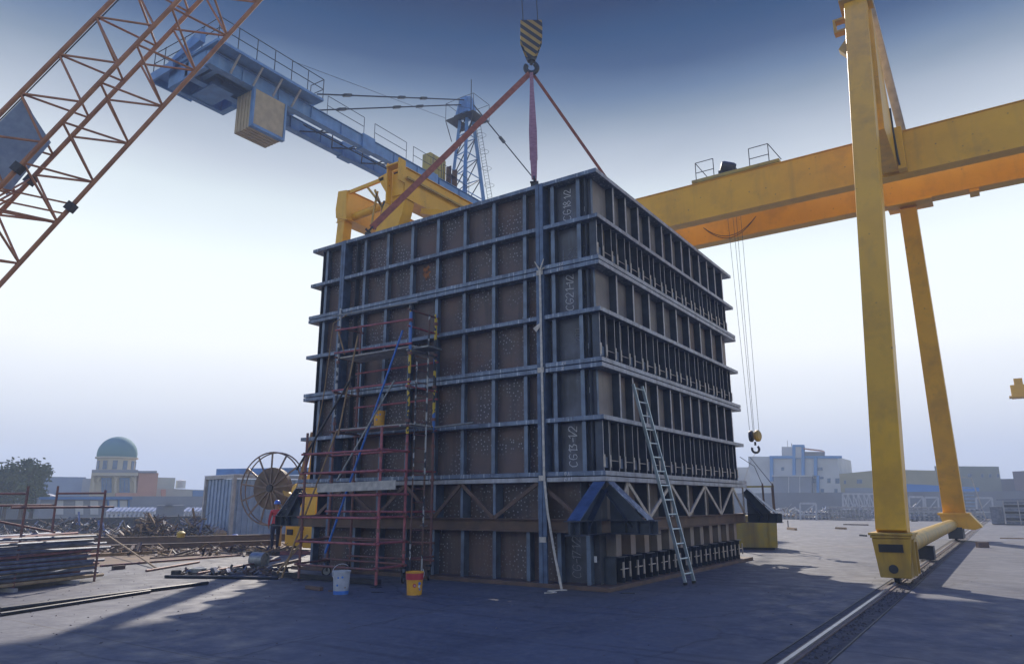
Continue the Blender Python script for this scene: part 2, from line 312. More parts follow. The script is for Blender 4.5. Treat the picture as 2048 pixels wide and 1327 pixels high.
# bottom (truss) section
sec = thing('base_section', (-WX/2, DY/2, 0), None, None); adopt(sec, box)
zt = ZF[6]-FT-.018
m = MB(); ring_flange(m, zt); lit_side_skin(ob('top_flange', m, M['flange2'], sec, bevel=.006), zt)
zt -= FT
m = MB(); m.box(-WX+O+.12, -O-.12, O+.12, O+.14, .09, zt); ob('front_plate', m, M['panel'], sec)
m = MB(); m.box(-O-.14, -O-.12, O+.14, DY-O-.14, .09, zt); ob('side_plate', m, M['side'], sec)
m = MB(); m.box(-WX+O+.12, -O-.12, DY-O-.14, DY-O-.12, .09, zt); m.box(-WX+O+.12, -WX+O+.14, O+.14, DY-O-.14, .09, zt); ob('rear_plate', m, M['panel'], sec)
m = MB(); m.box(-1.38, -O-.12, O+.112, O+.118, .1, 1.08); ob('corner_plate', m, M['corner'], sec)
m = MB(); m.box(-WX-.02, .02, -.02, O+.1, 0, .085); m.box(-WX-.02, .02, DY-O-.1, DY+.02, 0, .085)
m.box(-WX-.02, -WX+O+.1, O+.1, DY-O-.1, 0, .085); m.box(-O-.1, .02, O+.1, DY-O-.1, 0, .085); ob('foot_flange', m, M['ledge'], sec, bevel=.006)
ZL0, ZL1 = 1.09, 1.36
m = MB(); m.box(-O-.119, -O-.113, O+.12, .78, .1, zt); ob('corner_plate', m, M['corner'], sec)
lb = MB()
lb.ibeam((-WX, .12, (ZL0+ZL1)/2), (-.26, .12, (ZL0+ZL1)/2), .24, ZL1-ZL0, .018); ob('ledge_beam', lb, M['ledge'], sec)
lb = MB(); lb.ibeam((-.12, .0, (ZL0+ZL1)/2), (-.12, DY, (ZL0+ZL1)/2), .24, ZL1-ZL0, .018); ob('ledge_beam', lb, M['ledge'], sec)
# trusses
ax = [-8.52, -5.47, -3.72, -2.15]
def diag(p, q, side): return ob('truss_diagonal', MB().beam(p, q, .03, .085, side), M['ledge'] if side[0] == 0 else M['clamp'], sec)
yl = .05
nodes = [(-8.6, 0), (-7.55, 1), (-6.4, 0), (-5.45, 1), (-4.53, 0), (-3.72, 1), (-2.8, 0), (-1.62, 1), (-.62, 0)]
for (xa, a), (xb, b) in zip(nodes, nodes[1:]):
    diag((xa, yl, zt if a else ZL1), (xb, yl, zt if b else ZL1), (0, 1, 0))
for x, a in nodes[1:-1]: ob('truss_post', MB().box(x-.035, x+.035, yl+.02, O+.1, ZL1, zt), M['rib'], sec)
nodes = [(.62, 0), (1.1, 1), (2.18, 0), (3.49, 1), (4.6, 0), (5.86, 1), (7.05, 0), (8.2, 1), (9.2, 0)]
for (xa, a), (xb, b) in zip(nodes[:], nodes[1:]):
    diag((-.05, xa, zt if a else ZL1), (-.05, xb, zt if b else ZL1), (1, 0, 0))
for y, a in nodes[1:]: ob('truss_post', MB().box(-.07, -.04, y-.03, y+.03, ZL1, zt), M['clamp'], sec)
for y in (1.1, 2.18, 3.49, 4.6, 5.86, 7.05, 8.2): ob('gusset', MB().box(-O-.12, -.075, y-.008, y+.008, ZL1, zt), M['fin'], sec)
for x in (-8.6, -.62): ob('gusset', MB().box(x-.008, x+.008, yl+.02, O+.12, ZL1, zt), M['fin'], sec)
# bottom tier ribs
for x in XR: ob('rib', MB().box(x-.045, x+.045, .16, .172, .085, ZL0).box(x-.007, x+.007, .172, O+.12, .085, ZL0), M['rib'], sec)
for i in range(12):
    y = .68 + i*.70
    ob('rib', MB().box(-O-.12, -.16, y-.008, y+.008, .62, ZL0).box(-.16, -.145, y-.02, y+.22, .62, ZL0), M['side'], sec)
    ob('ledge_plate', MB().box(-O-.12, -.06, y-.1, y+.32, .60, .62), M['fin'], sec)
    for dy in (0, .4): ob('fin', MB().box(-O-.12, -.115, y+dy-.12-.008, y+dy-.12+.008, .085, .595), M['fin'], sec)
    c = MB()
    for dy in (.18, .50): c.box(-.112, -.085, y+dy-.025, y+dy+.025, .2, .5)
    c.tube((-.12, y+.1, .36), (-.12, y+.56, .36), .013, 6); ob('clamp', c, M['clamp'], sec)
for xj, wj in ((-1.49, .2), (-8.04, .17)):
    m = MB(); m.box(xj-wj/2, xj-.006, -.018, yl-.03, .086, zt+2*FT); m.box(xj+.006, xj+wj/2, -.018, yl-.03, .086, zt+2*FT); ob('joint_column', m, M['blueplate'], sec)
# corner outriggers: I-beams stepping out of the ledge with a raking strut down to their ends
def outrigger(base, d, side, ln, w_=.27):
    b_, d, s = V(base), V(d), V(side); z = (ZL0+ZL1)/2; m = MB()
    m.ibeam((b_.x, b_.y, z), (b_.x+d.x*ln, b_.y+d.y*ln, z), w_, ZL1-ZL0+.0, .018, s)
    for t in (.35, .62, .88): 
        c = b_+d*ln*t; m.beam((c.x, c.y, ZL0+.02), (c.x, c.y, ZL1-.02), w_-.02, .012, s)
    o = ob('outrigger', m, M['fin'], sec)
    m = MB(); top = V((b_.x, b_.y, zt-.01))+d*.04; end = V((b_.x, b_.y, ZL1+.01))+d*(ln-.14)
    nrm = (end-top).normalized().cross(s).normalized()
    if nrm.z < 0: nrm = -nrm
    ob('raking_strut', MB().beam(top-nrm*.01, end-nrm*.01, w_, .02, s), M['blueplate'] if d.y < 0 else M['flange'], o)
    ob('strut_flange', MB().beam(top-nrm*.2, end-nrm*.2-d*.25, w_, .014, s), M['fin'], o); ob('strut_web', MB().beam(top-nrm*.11, end-nrm*.11-d*.12, .014, .17, s), M['fin'], o)
    tri = [V((b_.x, b_.y, ZL1))+d*.0-s*.006, V((b_.x, b_.y, ZL1))+d*(ln-.45)-s*.006, V((b_.x, b_.y, zt-.25))-s*.006]
    ob('web_plate', MB().prism(tri, s*.012), M['fin'], o)
outrigger((.02, .12, 0), (1, 0, 0), (0, 1, 0), 1.0)
outrigger((-.12, -.02, 0), (0, -1, 0), (1, 0, 0), 1.25)
outrigger((-WX, .12, 0), (-1, 0, 0), (0, 1, 0), .95)
outrigger((.0, DY-.12, 0), (1, 0, 0), (0, 1, 0), 1.0)
# writing on the corner plates (reads from bottom to top, right edge down)
yw = O-.007
def wv(text, x, z, h, mt=None, w_=.014): write(box, text, (x, yw, z), (0, 0, 1), (-1, 0, 0), h, w_, mt)
wv('CG18', -.80, 7.97, .2); wv('1/2', -.80, 8.50, .17)
wv('CG21-', -.78, 5.84, .2); wv('1/2', -.78, 6.42, .18)
wv('CG13-1/2', -.78, 2.42, .2); wv('CG-171/2', -.76, .2, .19, M['faint'])
write(box, 'CG21', (-.42, yw, 7.28), (-1, 0, 0), (0, 0, -1), .24, .012, M['faint'])
write(box, 'e8J', (-.62, yw, 6.35), (0, 0, -1), (1, 0, 0), .16, .01, M['faint'])
write(box, '2nn', (-.62, yw, 5.1), (0, 0, 1), (-1, 0, 0), .15, .01, M['faint'])
write(box, '3eh', (-.62, yw, 4.2), (0, 0, 1), (-1, 0, 0), .13, .01, M['faint'])
write(box, 'uee6', (-.52, yw, 2.7), (0, 0, 1), (-1, 0, 0), .13, .01, M['faint'])
write(box, 'R0', (-.98, -.003, ZF[2]-.085), (1, 0, 0), (0, 0, 1), .07, .01); write(box, 'R0', (-.98, -.003, ZF[2]-.195), (1, 0, 0), (0, 0, 1), .07, .01)
write(box, 'R0', (-.95, -.003, ZF[4]-.085), (1, 0, 0), (0, 0, 1), .07, .01); write(box, 'R', (-.95, -.003, ZF[4]-.195), (1, 0, 0), (0, 0, 1), .07, .01)
write(box, '0 A', (-.95, -.003, ZF[6]-.085), (1, 0, 0), (0, 0, 1), .075, .012); write(box, 'n AJ', (-.95, -.003, ZF[6]-.195), (1, 0, 0), (0, 0, 1), .075, .012)
write(box, 'RR', (-4.63, -.003, ZF[6]-.1), (0, 0, -1), (1, 0, 0), .07, .01); write(box, 'HH', (-8.8, -.003, ZF[6]-.1), (0, 0, -1), (1, 0, 0), .07, .01)
write(box, 'E', (-8.55, .27+.11, .50), (0, 0, -1), (1, 0, 0), .2, .012); write(box, 'h4', (-8.75, O+.1, .35), (1, 0, 0), (0, 0, 1), .35, .012, M['faint'])
write(box, 'sesse', (-4.9, .0, ZL1-.2), (1, 0, 0), (0, 0, 1), .07, .008, M['faint'])
for x, z in ((-.42, 8.15), (-.42, 4.98), (-.42, 4.02), (-.42, .58), (-8.95, 5.05), (-8.95, 3.63)):
    ob('paper_tag', MB().box(x-.03, x+.03, yw-.005, yw-.002, z-.06, z+.06) if x > -5 else MB().box(x+.05-.02, x+.05+.02, yw-.005, yw-.002, z-.045, z+.045), M['chalk'], box)
# rust burst on one panel
m = MB()
rp_ = []
for i in range(18):
    a = 2*math.pi*i/18; r_ = random.uniform(.12, .24); rp_.append((-5.15+math.cos(a)*r_*.7, O-.002, 7.52+math.sin(a)*r_))
m.prism(rp_, (0, -.002, 0)); M['rust'] = mat('bright_rust', (.34, .13, .04), (.10, .06, .05), 7, .9, lo=.42, hi=.58); ob('rust_patch', m, M['rust'], box)
# ------------------------------------------------------------------ yellow gantry crane across the yard (girders along X)
Y_, Y2 = M['yellow'], M['yellow2']
g1 = thing('gantry_crane', (4.5, 15, 0), 'yellow double girder gantry crane whose two splayed legs stand on the right hand rail', 'gantry crane')
ZG0, ZG1 = 12.8, 14.4
for y0, y1 in ((13.5, 14.0), (16.3, 16.8)):
    m = MB(); m.box(-12.9, 12.6, y0+.02, y1-.02, ZG0+.025, ZG1-.025); m.box(-12.9, 12.6, y0-.03, y1+.03, ZG0, ZG0+.025); m.box(-12.9, 12.6, y0-.03, y1+.03, ZG1-.025, ZG1)
    ob('girder', m, Y_, g1)
    ob('trolley_rail', MB().box(-12.8, 12.5, (y0+y1)/2-.035, (y0+y1)/2+.035, ZG1+.001, ZG1+.07), M['dark'], g1)
for x in (-12.6, 12.4): ob('end_beam', MB().box(x-.2, x+.2, 14.04, 16.26, ZG0+.2, ZG1-.3), Y_, g1)
FN, TN = V((4.45, 4.75, 1.0)), V((4.5, 11.6, 18.9))
ob('leg', MB().beam(FN, TN, .60, .58, (1, 0, 0), .70, .62), Y_, g1, bevel=.02)
ob('leg_end_plate', MB().beam(TN-(TN-FN).normalized()*.55, TN+(TN-FN).normalized()*.2, 1.0, .95, (1, 0, 0)), Y2, g1)
br = MB(); br.box(3.72, 4.17, 11.2, 11.5, 18.0, 18.08); br.box(3.72, 4.17, 11.2, 11.5, 17.55, 17.63); br.box(3.72, 3.80, 11.2, 11.5, 17.63, 18.0); ob('bracket', br, Y2, g1)
ob('bracket', MB().prism([(4.18, 10.4, 16.0), (3.88, 10.5, 16.45), (4.19, 10.6, 16.9)], (0, .3, 0)), Y2, g1)
# strut from the head of the leg back to the girders, and the deep plate under it
ob('back_strut', MB().beam((4.86, 11.5, 18.9), (5.2, 13.75, ZG1+.02), .26, .30, (1, 0, 0)), M['contframe'], g1)  # pale grey instead of crane yellow: sunlight on the strut put into colour
ob('head_plate', MB().prism([(4.45, 11.2, 18.0), (4.45, 13.45, ZG1-.1), (4.45, 13.45, ZG0+.1), (4.45, 9.9, ZG0+.1), (4.45, 10.2, 14.2)], (.5, 0, 0)), Y_, g1)
ob('knee_plate', MB().box(4.96, 5.22, 13.05, 13.465, ZG0+.03, ZG1-.02), Y_, g1)
ob('cable', MB().path([(4.97, 12.98, 15.1), (4.97, 13.0, 14.2), (4.99, 13.02, 13.4), (5.02, 13.03, 12.95)], .035), M['black'], g1)
FF, TF = V((4.5, 24.9, 1.05)), V((4.88, 16.6, 12.72))
ob('leg', MB().beam(FF, TF, .86, .7, (1, 0, 0), .56, .52), Y_, g1, bevel=.02)
ob('seat_plate', MB().box(4.2, 5.7, 16.1, 17.1, ZG0-.1, ZG0-.002), Y_, g1); ob('rail_stop', MB().box(6.9, 7.2, 16.3, 16.9, ZG0-.12, ZG0-.002), Y_, g1)
# hidden far side of the portal: the same pair of legs behind the box
for a, b in (((-12.4, 7.2, 0), (-12.4, 13.6, ZG0)), ((-12.4, 25.0, 0), (-12.4, 16.7, ZG0))): ob('leg', MB().beam(a, b, .6, .6, (1, 0, 0)), Y_, g1)
# bogies
def bogie(y, sgn):
    b = thing('wheel_box', (4.45, y, 0), None, None); adopt(b, g1)
    ob('top_flange', MB().box(4.03, 4.87, y-.5, y+.52, 1.0, 1.05).box(4.06, 4.84, y-.47, y+.49, .945, .995), Y2, b, bevel=.01)
    ob('body', MB().add([(4.16,y-.38,.14),(4.74,y-.38,.14),(4.74,y+.38,.14),(4.16,y+.38,.14),(4.08,y-.44,.94),(4.82,y-.44,.94),(4.82,y+.44,.94),(4.08,y+.44,.94)],
                        [(0,3,2,1),(4,5,6,7),(0,1,5,4),(1,2,6,5),(2,3,7,6),(3,0,4,7)]), Y2, b, bevel=.015)
    ob('opening', MB().box(4.2, 4.66, y-.455, y-.425, .66, .82), M['black'], b)
    ob('side_frame', MB().box(4.79, 4.86, y-.3, y+.26, .86, .92).box(4.79, 4.86, y-.3, y-.24, .2, .86).box(4.79, 4.86, y+.2, y+.26, .2, .86), Y2, b)
    ob('wheel', MB().lathe((4.40, y-.1, .2), [(.02, 0), (.2, .0), (.2, .1), (.02, .1)], 20, (1, 0, 0)), M['dark'], b, True)
    ob('pad', MB().lathe((4.43, y-.39, .32), [(0, -.03), (.09, -.03), (.09, .02), (0, .02)], 16, (0, 1, 0)), M['dark'], b)
    return b
bogie(4.75, 1)
fb = thing('wheel_box', (4.45, 24.9, 0), None, None); adopt(fb, g1)
ob('saddle', MB().prism([(3.95, 24.1, 1.15), (5.1, 24.1, 1.15), (5.5, 24.1, .62), (5.2, 24.1, .5), (4.1, 24.1, .62)], (0, 1.5, 0)).box(3.9, 5.1, 24.0, 25.8, 1.1, 1.2), Y_, fb)
ob('body', MB().box(4.2, 4.75, 24.0, 25.6, .12, .6), M['dark'], fb)
ob('wheel', MB().lathe((4.40, 24.5, .2), [(.02, 0), (.2, .0), (.2, .1), (.02, .1)], 20, (1, 0, 0)), M['dark'], fb, True)
ob('tie_beam', MB().tube((4.36, 5.2, .66), (4.36, 24.0, .70), .23, 20), M['yellow2'], g1, True)
ob('tie_beam_foot', MB().box(4.2, 4.6, 11.6, 12.1, .05, .42), M['dark'], g1)

# trolley with hoist on top of the gantry
tr = thing('hoist_trolley', (-.9, 15, ZG1), 'small hoist trolley with guard rails riding on top of the yellow girders', 'hoist trolley')
for x0 in (-2.35, -.15):
    m = MB()
    for x, y in ((x0, 13.7), (x0+.75, 13.7)): m.tube((x, y, ZG1+.15), (x, y, ZG1+1.0), .018, 5)
    for z in (.55, 1.0): m.tube((x0, 13.7, ZG1+z), (x0+.75, 13.7, ZG1+z), .018, 5)
    m.tube((x0+(.75 if x0 > -1 else 0), 13.7, ZG1+1.0), (x0+(1.2 if x0 > -1 else .5), 13.7, ZG1+.2), .018, 5); ob('guard_rail', m, M['rope'], tr)
    m = MB()
    for x, y in ((x0, 16.5), (x0+.75, 16.5)): m.tube((x, y, ZG1+.15), (x, y, ZG1+1.0), .018, 5)
    for z in (.55, 1.0): m.tube((x0, 16.5, ZG1+z), (x0+.75, 16.5, ZG1+z), .018, 5)
    ob('guard_rail', m, M['rope'], tr)
ob('chassis', MB().box(-2.5, 1.0, 13.55, 13.85, ZG1+.071, ZG1+.2).box(-2.5, 1.0, 16.4, 16.7, ZG1+.071, ZG1+.2).box(-1.9, -1.6, 13.85, 16.4, ZG1+.1, ZG1+.22).box(.1, .4, 13.85, 16.4, ZG1+.1, ZG1+.22), M['skip'], tr)
ob('hoist_motor', MB().lathe((-1.35, 13.8, ZG1+.62), [(0, 0), (.2, .02), (.24, .1), (.24, .5), (.2, .6), (.0, .62)], 16, (1, .5, -.3)).box(-1.45, -.75, 13.8, 14.3, ZG1+.2, ZG1+.45), M['dark'], tr, True)
ob('hoist_drum', MB().tube((-1.5, 14.6, ZG1+.35), (-.3, 14.6, ZG1+.35), .22, 14), M['dark'], tr, True)
# auxiliary hook hanging from it
hx, hy, hz = -1.2, 15.0, 4.15
ah = thing('hook_block', (hx, hy, hz-.6), 'round hook block with yellow striped cheek hanging right of the box above the skip', 'crane hook', 'crane hook blocks')
ob('cheek', MB().lathe((hx-.02, hy-.1, hz), [(0, -.02), (.16, -.02), (.22, .02), (.22, .1), (.19, .14), (0, .14)], 22, (-1, -.1, 0)), M['dark'], ah, True)
ck = ob('cheek', MB().lathe((hx+.1, hy-.1, hz), [(0, -.02), (.19, -.02), (.22, .02), (.22, .1), (.16, .15), (0, .15)], 22, (1, -.2, 0)), M['yellow2'], ah, True)
ob('hook', MB().path([V((hx+.04, hy-.1, hz-.22)), V((hx+.04, hy-.1, hz-.36))], .04, 8).torus((hx+.04, hy-.1, hz-.50), (.45, -.9, 0), .13, .045, 18, 8, -1.2, 3.3), M['dark'], ah, True)
m = MB()
for a, b, c in ((-.28, -.13, -.1), (-.05, .0, -.1), (.1, .04, -.1), (.28, .22, -.1)): m.tube((hx+a, 14.6, ZG1+.2), (hx+b, hy+c, hz+.1), .008, 5)
ob('hoist_rope', m, M['rope'], ah)
fest = []
for i in range(13):
    t = i/12; fest.append((-3.0+t*2.3, 16.15, 13.5-.62*4*t*(1-t)))
tag(ob('festoon_cable', MB().path(fest, .014).path([(a, b, c-.1*math.sin(i/12*math.pi)) for i, (a, b, c) in enumerate(fest)], .014), M['black']), 'black festoon cable sagging in a loop under the far yellow girder', 'cable')

# ------------------------------------------------------------------ second yellow gantry (girders along Y) behind the box on the left
g2 = thing('gantry_crane', (-13, 8, 0), 'yellow gantry crane seen end on behind the left top corner of the box', 'gantry crane')
for x0, x1, y0 in ((-14.4, -13.8, 5.2), (-11.15, -10.5, 5.0)):
    m = MB(); m.box(x0+.02, x1-.02, y0, 12.3, 12.75, 13.95); m.box(x0-.04, x1+.04, y0, 12.3, 12.72, 12.745); m.box(x0-.04, x1+.04, y0, 12.3, 13.955, 13.98)
    m.box(x0+.05, x1-.05, y0-.06, y0-.002, 12.9, 13.8); ob('girder', m, Y_, g2)
m = MB(); m.box(-11.2, -11.15, 4.7, 4.95, 12.6, 14.2); m.box(-10.52, -10.46, 4.6, 4.95, 13.3, 14.2); m.box(-11.15, -10.5, 4.6, 4.95, 14.0, 14.06); ob('end_frame', m, Y_, g2)
ob('end_opening', MB().box(-11.1, -10.55, 4.99, 5.0-.004, 13.5, 13.9), M['black'], g2)
ob('rail_stop', MB().box(-10.45, -10.38, 5.0, 12.2, 13.5, 13.58), Y2, g2)
ob('cross_tube', MB().tube((-14.0, 5.6, 12.95), (-11.0, 5.6, 13.1), .16, 16), Y_, g2, True)
ob('top_rail', MB().beam((-14.0, 5.3, 13.92), (-11.9, 5.3, 14.0), .1, .14), Y_, g2)
ob('gusset', MB().prism([(-12.2, 5.25, 14.1), (-11.15, 5.25, 14.3), (-11.15, 5.25, 13.2), (-11.7, 5.25, 13.3), (-12.0, 5.25, 13.75)], (0, .06, 0)), Y_, g2)
ob('leg', MB().prism([(-11.15, 5.05, 13.5), (-10.5, 5.05, 12.8), (-10.65, 5.05, 12.2), (-12.0, 5.05, 9.0), (-13.0, 5.05, 9.0), (-11.7, 5.05, 12.6)], (0, .5, 0)).box(-12.9, -12.1, 5.06, 5.54, 0, 9.0), Y_, g2)
for a, b in (((-12.15, 5.2, 13.5), (-12.6, 5.2, 11.0)), ((-11.75, 5.2, 13.0), (-12.25, 5.2, 10.8)), ((-12.7, 5.2, 13.8), (-11.5, 5.2, 12.4)), ((-12.2, 5.2, 12.0), (-11.7, 5.2, 11.5)), ((-12.3, 5.2, 13.6), (-11.7, 5.2, 12.4))): ob('brace', MB().beam(a, b, .05, .08, (0, 1, 0)), Y2 if a[2] > 13.1 else M['dark'], g2)
ob('cross_tube', MB().beam((-10.5, 6.0, 12.5), (-9.6, 6.3, 12.3), .3, .22).beam((-10.6, 8.2, 12.5), (-14, 8.2, 12.6), .3, .3), M['yellow'], g2)
ob('leg', MB().beam((-14.1, 5.45, 13.9), (-14.75, 5.3, 3.0), .42, .36, (0, 1, 0), .36, .6).beam((-14.75, 5.3, 3.0), (-15.0, 5.3, .9), .36, .6, (0, 1, 0), .4, .9), Y_, g2)
ob('leg_head', MB().prism([(-14.45, 5.15, 13.3), (-14.35, 5.15, 14.05), (-13.85, 5.15, 13.98), (-13.8, 5.15, 12.7), (-14.4, 5.15, 12.9)], (0, .3, 0)), Y_, g2)
for x in (-14.1, -10.8): ob('leg', MB().beam((x, 12.0, 12.7), (x-.3, 12.0, 0), .4, .4), Y_, g2)
ob('wheel_box', MB().box(-15.9, -15.05, 4.9, 5.7, .15, .95).box(-14.95, -13.9, 4.95, 5.6, .1, .85), Y_, g2, bevel=.03)
ob('control_box', MB().box(-15.75, -15.45, 4.85, 4.898, .55, .75), M['black'], g2)
ob('leg_pipe', MB().beam((-15.5, 5.0, 2.2), (-14.85, 5.0, 4.3), .08, .08).beam((-15.25, 4.9, 2.2), (-14.6, 4.9, 4.2), .08, .08).beam((-15.4, 5.0, 2.6), (-15.1, 4.95, 2.6), .05, .05), M['tan'], g2)
ob('gear_motor', MB().lathe((-16.25, 5.6, 2.1), [(0, 0), (.25, .02), (.34, .1), (.34, .45), (.22, .5), (.2, .9), (0, .92)], 16, (1, 0, .1)).box(-16.1, -15.0, 5.4, 5.9, 1.55, 1.75), Y_, g2, True)
# cable reel
rc = V((-18.25, 5.9, 2.28))
cr = thing('cable_reel', (rc.x, rc.y, 0), 'large spoked cable reel standing beside the pale blue container', 'cable reel')
rax = V((.28, -.96, 0)).normalized(); rh = V((.96, .28, 0)).normalized()
ob('rim', MB().torus(rc, rax, 1.45, .032, 48, 6).torus(rc+rax*-.28, rax, 1.45, .03, 48, 6), M['reel'], cr, True)
ob('drum', MB().lathe(rc, [(0, -.3), (.82, -.3), (.84, -.02), (.76, .0), (0, .0)], 40, rax), M['drum'], cr, True)
for i in range(13):
    a = 2*math.pi*i/13+.12; d = rh*math.cos(a)+V((0, 0, 1))*math.sin(a)
    ob('spoke', MB().beam(rc+d*.15+rax*.035, rc+d*1.42+rax*.035, .07, .03, rax.cross(d)), M['reel'], cr)
ob('hub', MB().lathe(rc, [(0, .12), (.14, .12), (.18, .0), (.18, -.05)], 18, rax), M['dark'], cr, True)
ob('stand', MB().beam(rc-rax*.35, (-15.9, 5.9, 1.7), .16, .16).beam((-18.25, 6.4, 2.2), (-18.25, 6.5, 0), .14, .14), M['yellow2'], cr)

# ------------------------------------------------------------------ blue crane above, with counterweight and mast
bc = thing('blue_tower_crane', (-21, 27, 0), 'tall blue crane with twin jib beams, mast and tie bars rising behind the yellow cranes', 'crane')
B_ = M['bluecrane']
XBR, XBL, ZB = -20.15, -21.75, 20.55
for xb in (XBR, XBL):
    m = MB(); m.box(xb-.11, xb+.11, 2.3, 44, ZB+.03, ZB+.69); m.box(xb-.2, xb+.2, 2.3, 44, ZB, ZB+.028); m.box(xb-.2, xb+.2, 2.3, 44, ZB+.692, ZB+.72)
    for y in (11.5, 16.9): m.box(xb-.24, xb+.24, y, y+.9, ZB-.08, ZB+.8)
    for y in range(4, 44, 2): m.box(xb-.19, xb+.19, y-.008, y+.008, ZB+.03, ZB+.69)
    ob('jib_beam', m, B_, bc)
m = MB(); ys = [8.6+1.1*i for i in range(26)]
for i, (a, b) in enumerate(zip(ys, ys[1:])):
    xa, xb = (XBR-.15, XBL+.15) if i % 2 else (XBL+.15, XBR-.15)
    ob('lattice_brace', MB().beam((xa, a, ZB+.1), (xb, b, ZB+.1), .06, .06), M['dark'], bc)
    if i % 2: ob('lattice_brace', MB().beam((XBR-.15, a, ZB+.5), (XBL+.15, a, ZB+.5), .06, .06), M['dark'], bc)
for x in (-20.7, -21.2): ob('walkway_bearer', MB().beam((x, 8.5, ZB+.3), (x, 36, ZB+.3), .05, .05), M['dark'], bc)
pf = ob('platform', MB().box(-22.4, -19.3, 2.2, 8.15, ZB+.82, ZB+.95).box(-24.35, -22.4, 2.0, 4.1, ZB+.82, ZB+.95).box(-24.35, -24.25, 2.0, 4.1, ZB+.5, ZB+.82).box(-24.25, -22.4, 2.0, 2.1, ZB+.5, ZB+.82), B_, bc)
ob('machinery_deck', MB().box(-23.2, -22.95, 2.3, 5.2, ZB-.1, ZB+.8).box(-22.95, -20.3, 2.3, 2.5, ZB-.1, ZB+.8).box(-22.95, -22.1, 4.9, 5.2, ZB-.1, ZB+.8).box(-23.0, -21.2, 3.3, 4.4, ZB-.05, ZB+.1).box(-22.1, -20.4, 2.9, 3.15, ZB+.2, ZB+.8), B_, bc)
ob('wedge_deck', MB().prism([(-20.2, 1.9, ZB+1.6), (-21.4, 2.2, ZB+1.9), (-23.9, 2.2, ZB+1.0), (-20.2, 1.9, ZB+1.0)], (0, .25, 0)), B_, bc)
for y in (3.4, 4.6, 5.7, 6.8): ob('deck_bracket', MB().beam((XBR+.12, y, ZB+.1), (-19.4, y, ZB+.82), .07, .1), Y2 if False else M['contframe'], bc)
m = MB()
rl = [(-19.35, 2.25+.98*i) for i in range(7)]
for x, y in rl+[(-20.3, 8.1), (-24.3, 2.1), (-24.3, 4.0), (-23.4, 2.1), (-20.6, 2.25), (-22.0, 2.2)]: m.tube((x, y, ZB+.95), (x, y, ZB+2.05), .022, 5)
for z in (1.5, 2.05):
    m.path([(-24.3, 4.0, ZB+z), (-24.3, 2.1, ZB+z), (-22.0, 2.2, ZB+z), (-20.6, 2.25, ZB+z), (-19.35, 2.25, ZB+z), (-19.35, 8.13, ZB+z), (-20.3, 8.1, ZB+z)], .022, 5)
ob('railing', m, M['dark'], bc)
m = MB()
for y0 in (9.0, 12.4, 15.6, 18.4):
    for y in (y0, y0+2.6): m.tube((XBR+.15, y, ZB+.7), (XBR+.15, y, ZB+1.8), .018, 5)
    for z in (1.25, 1.8): m.tube((XBR+.15, y0, ZB+z), (XBR+.15, y0+2.6, ZB+z), .018, 5)
ob('railing', m, M['dark'], bc)
cw = thing('counterweight', (-20.6, 5.5, 18.6), None, None); adopt(cw, bc)
for i in range(5):
    x = -21.28+i*.235; ob('slab', MB().box(x, x+.19, 4.66, 6.4, 18.6, ZB-.02), M['beige'], cw, bevel=.02)
ob('frame', MB().box(-20.1, -19.9, 4.6, 4.7, 18.58, ZB).box(-20.1, -19.88, 6.36, 6.46, 18.58, ZB).box(-20.1, -19.88, 4.7, 6.36, 18.58, 18.72), B_, cw)
ob('side_panel', MB().box(-19.99, -19.93, 4.7, 6.36, 18.72, ZB-.02), M['beige'], cw)
# mast
ap = V((-20.95, 21.9, 28.6))
feet = [(-21.75, 21.2), (-21.75, 22.9), (-20.15, 20.7), (-20.15, 22.9)]
tops = [(-21.25, 21.6), (-21.25, 22.2), (-20.7, 21.6), (-20.7, 22.2)]
for (a, b), (c, d) in zip(feet, tops): ob('mast_leg', MB().beam((a, b, ZB+.7), (c, d, 27.9), .2, .2), B_, bc)
prs = [(0, 1), (0, 2), (2, 3), (1, 3)]
def lg(i, z):
    t = (z-ZB-.7)/(27.9-ZB-.7); return V((feet[i][0]*(1-t)+tops[i][0]*t, feet[i][1]*(1-t)+tops[i][1]*t, z))
for k in range(4):
    z0, z1 = 21.6+k*1.5, 21.6+(k+1)*1.5
    for i, j in prs:
        ob('mast_brace', MB().beam(lg(i, z0), lg(j, z1), .05, .05), M['dark'], bc); ob('mast_brace', MB().beam(lg(j, z0), lg(i, z0), .05, .05), B_, bc)
ob('mast_head', MB().add([(-21.5,21.3,27.7),(-20.45,21.3,27.7),(-20.45,22.5,27.7),(-21.5,22.5,27.7),(-21.25,21.5,29.0),(-20.7,21.5,29.0),(-20.7,22.3,29.0),(-21.25,22.3,29.0)],
   [(0,3,2,1),(4,5,6,7),(0,1,5,4),(1,2,6,5),(2,3,7,6),(3,0,4,7)]).lathe((-21.35, 21.9, 28.7), [(0, 0), (.4, 0), (.4, .75), (0, .75)], 16, (1, 0, 0)), B_, bc)
ob('mast_platform', MB().box(-22.1, -21.3, 21.0, 22.8, 27.3, 27.36).box(-21.3, -20.6, 20.9, 21.5, 27.3, 27.36).box(-20.6, -19.7, 21.0, 22.8, 27.3, 27.36), M['dark'], bc)
m = MB()
for x, y in ((-22.1, 21.0), (-22.1, 22.8), (-19.7, 21.0), (-19.7, 22.8), (-20.9, 20.95)): m.tube((x, y, 27.3), (x, y, 28.6), .02, 5)
m.path([(-20.9, 20.95, 28.6), (-22.1, 21.0, 28.6), (-22.1, 22.8, 28.6), (-19.7, 22.8, 28.6), (-19.7, 21.0, 28.6), (-20.9, 20.95, 28.6)], .018, 5)
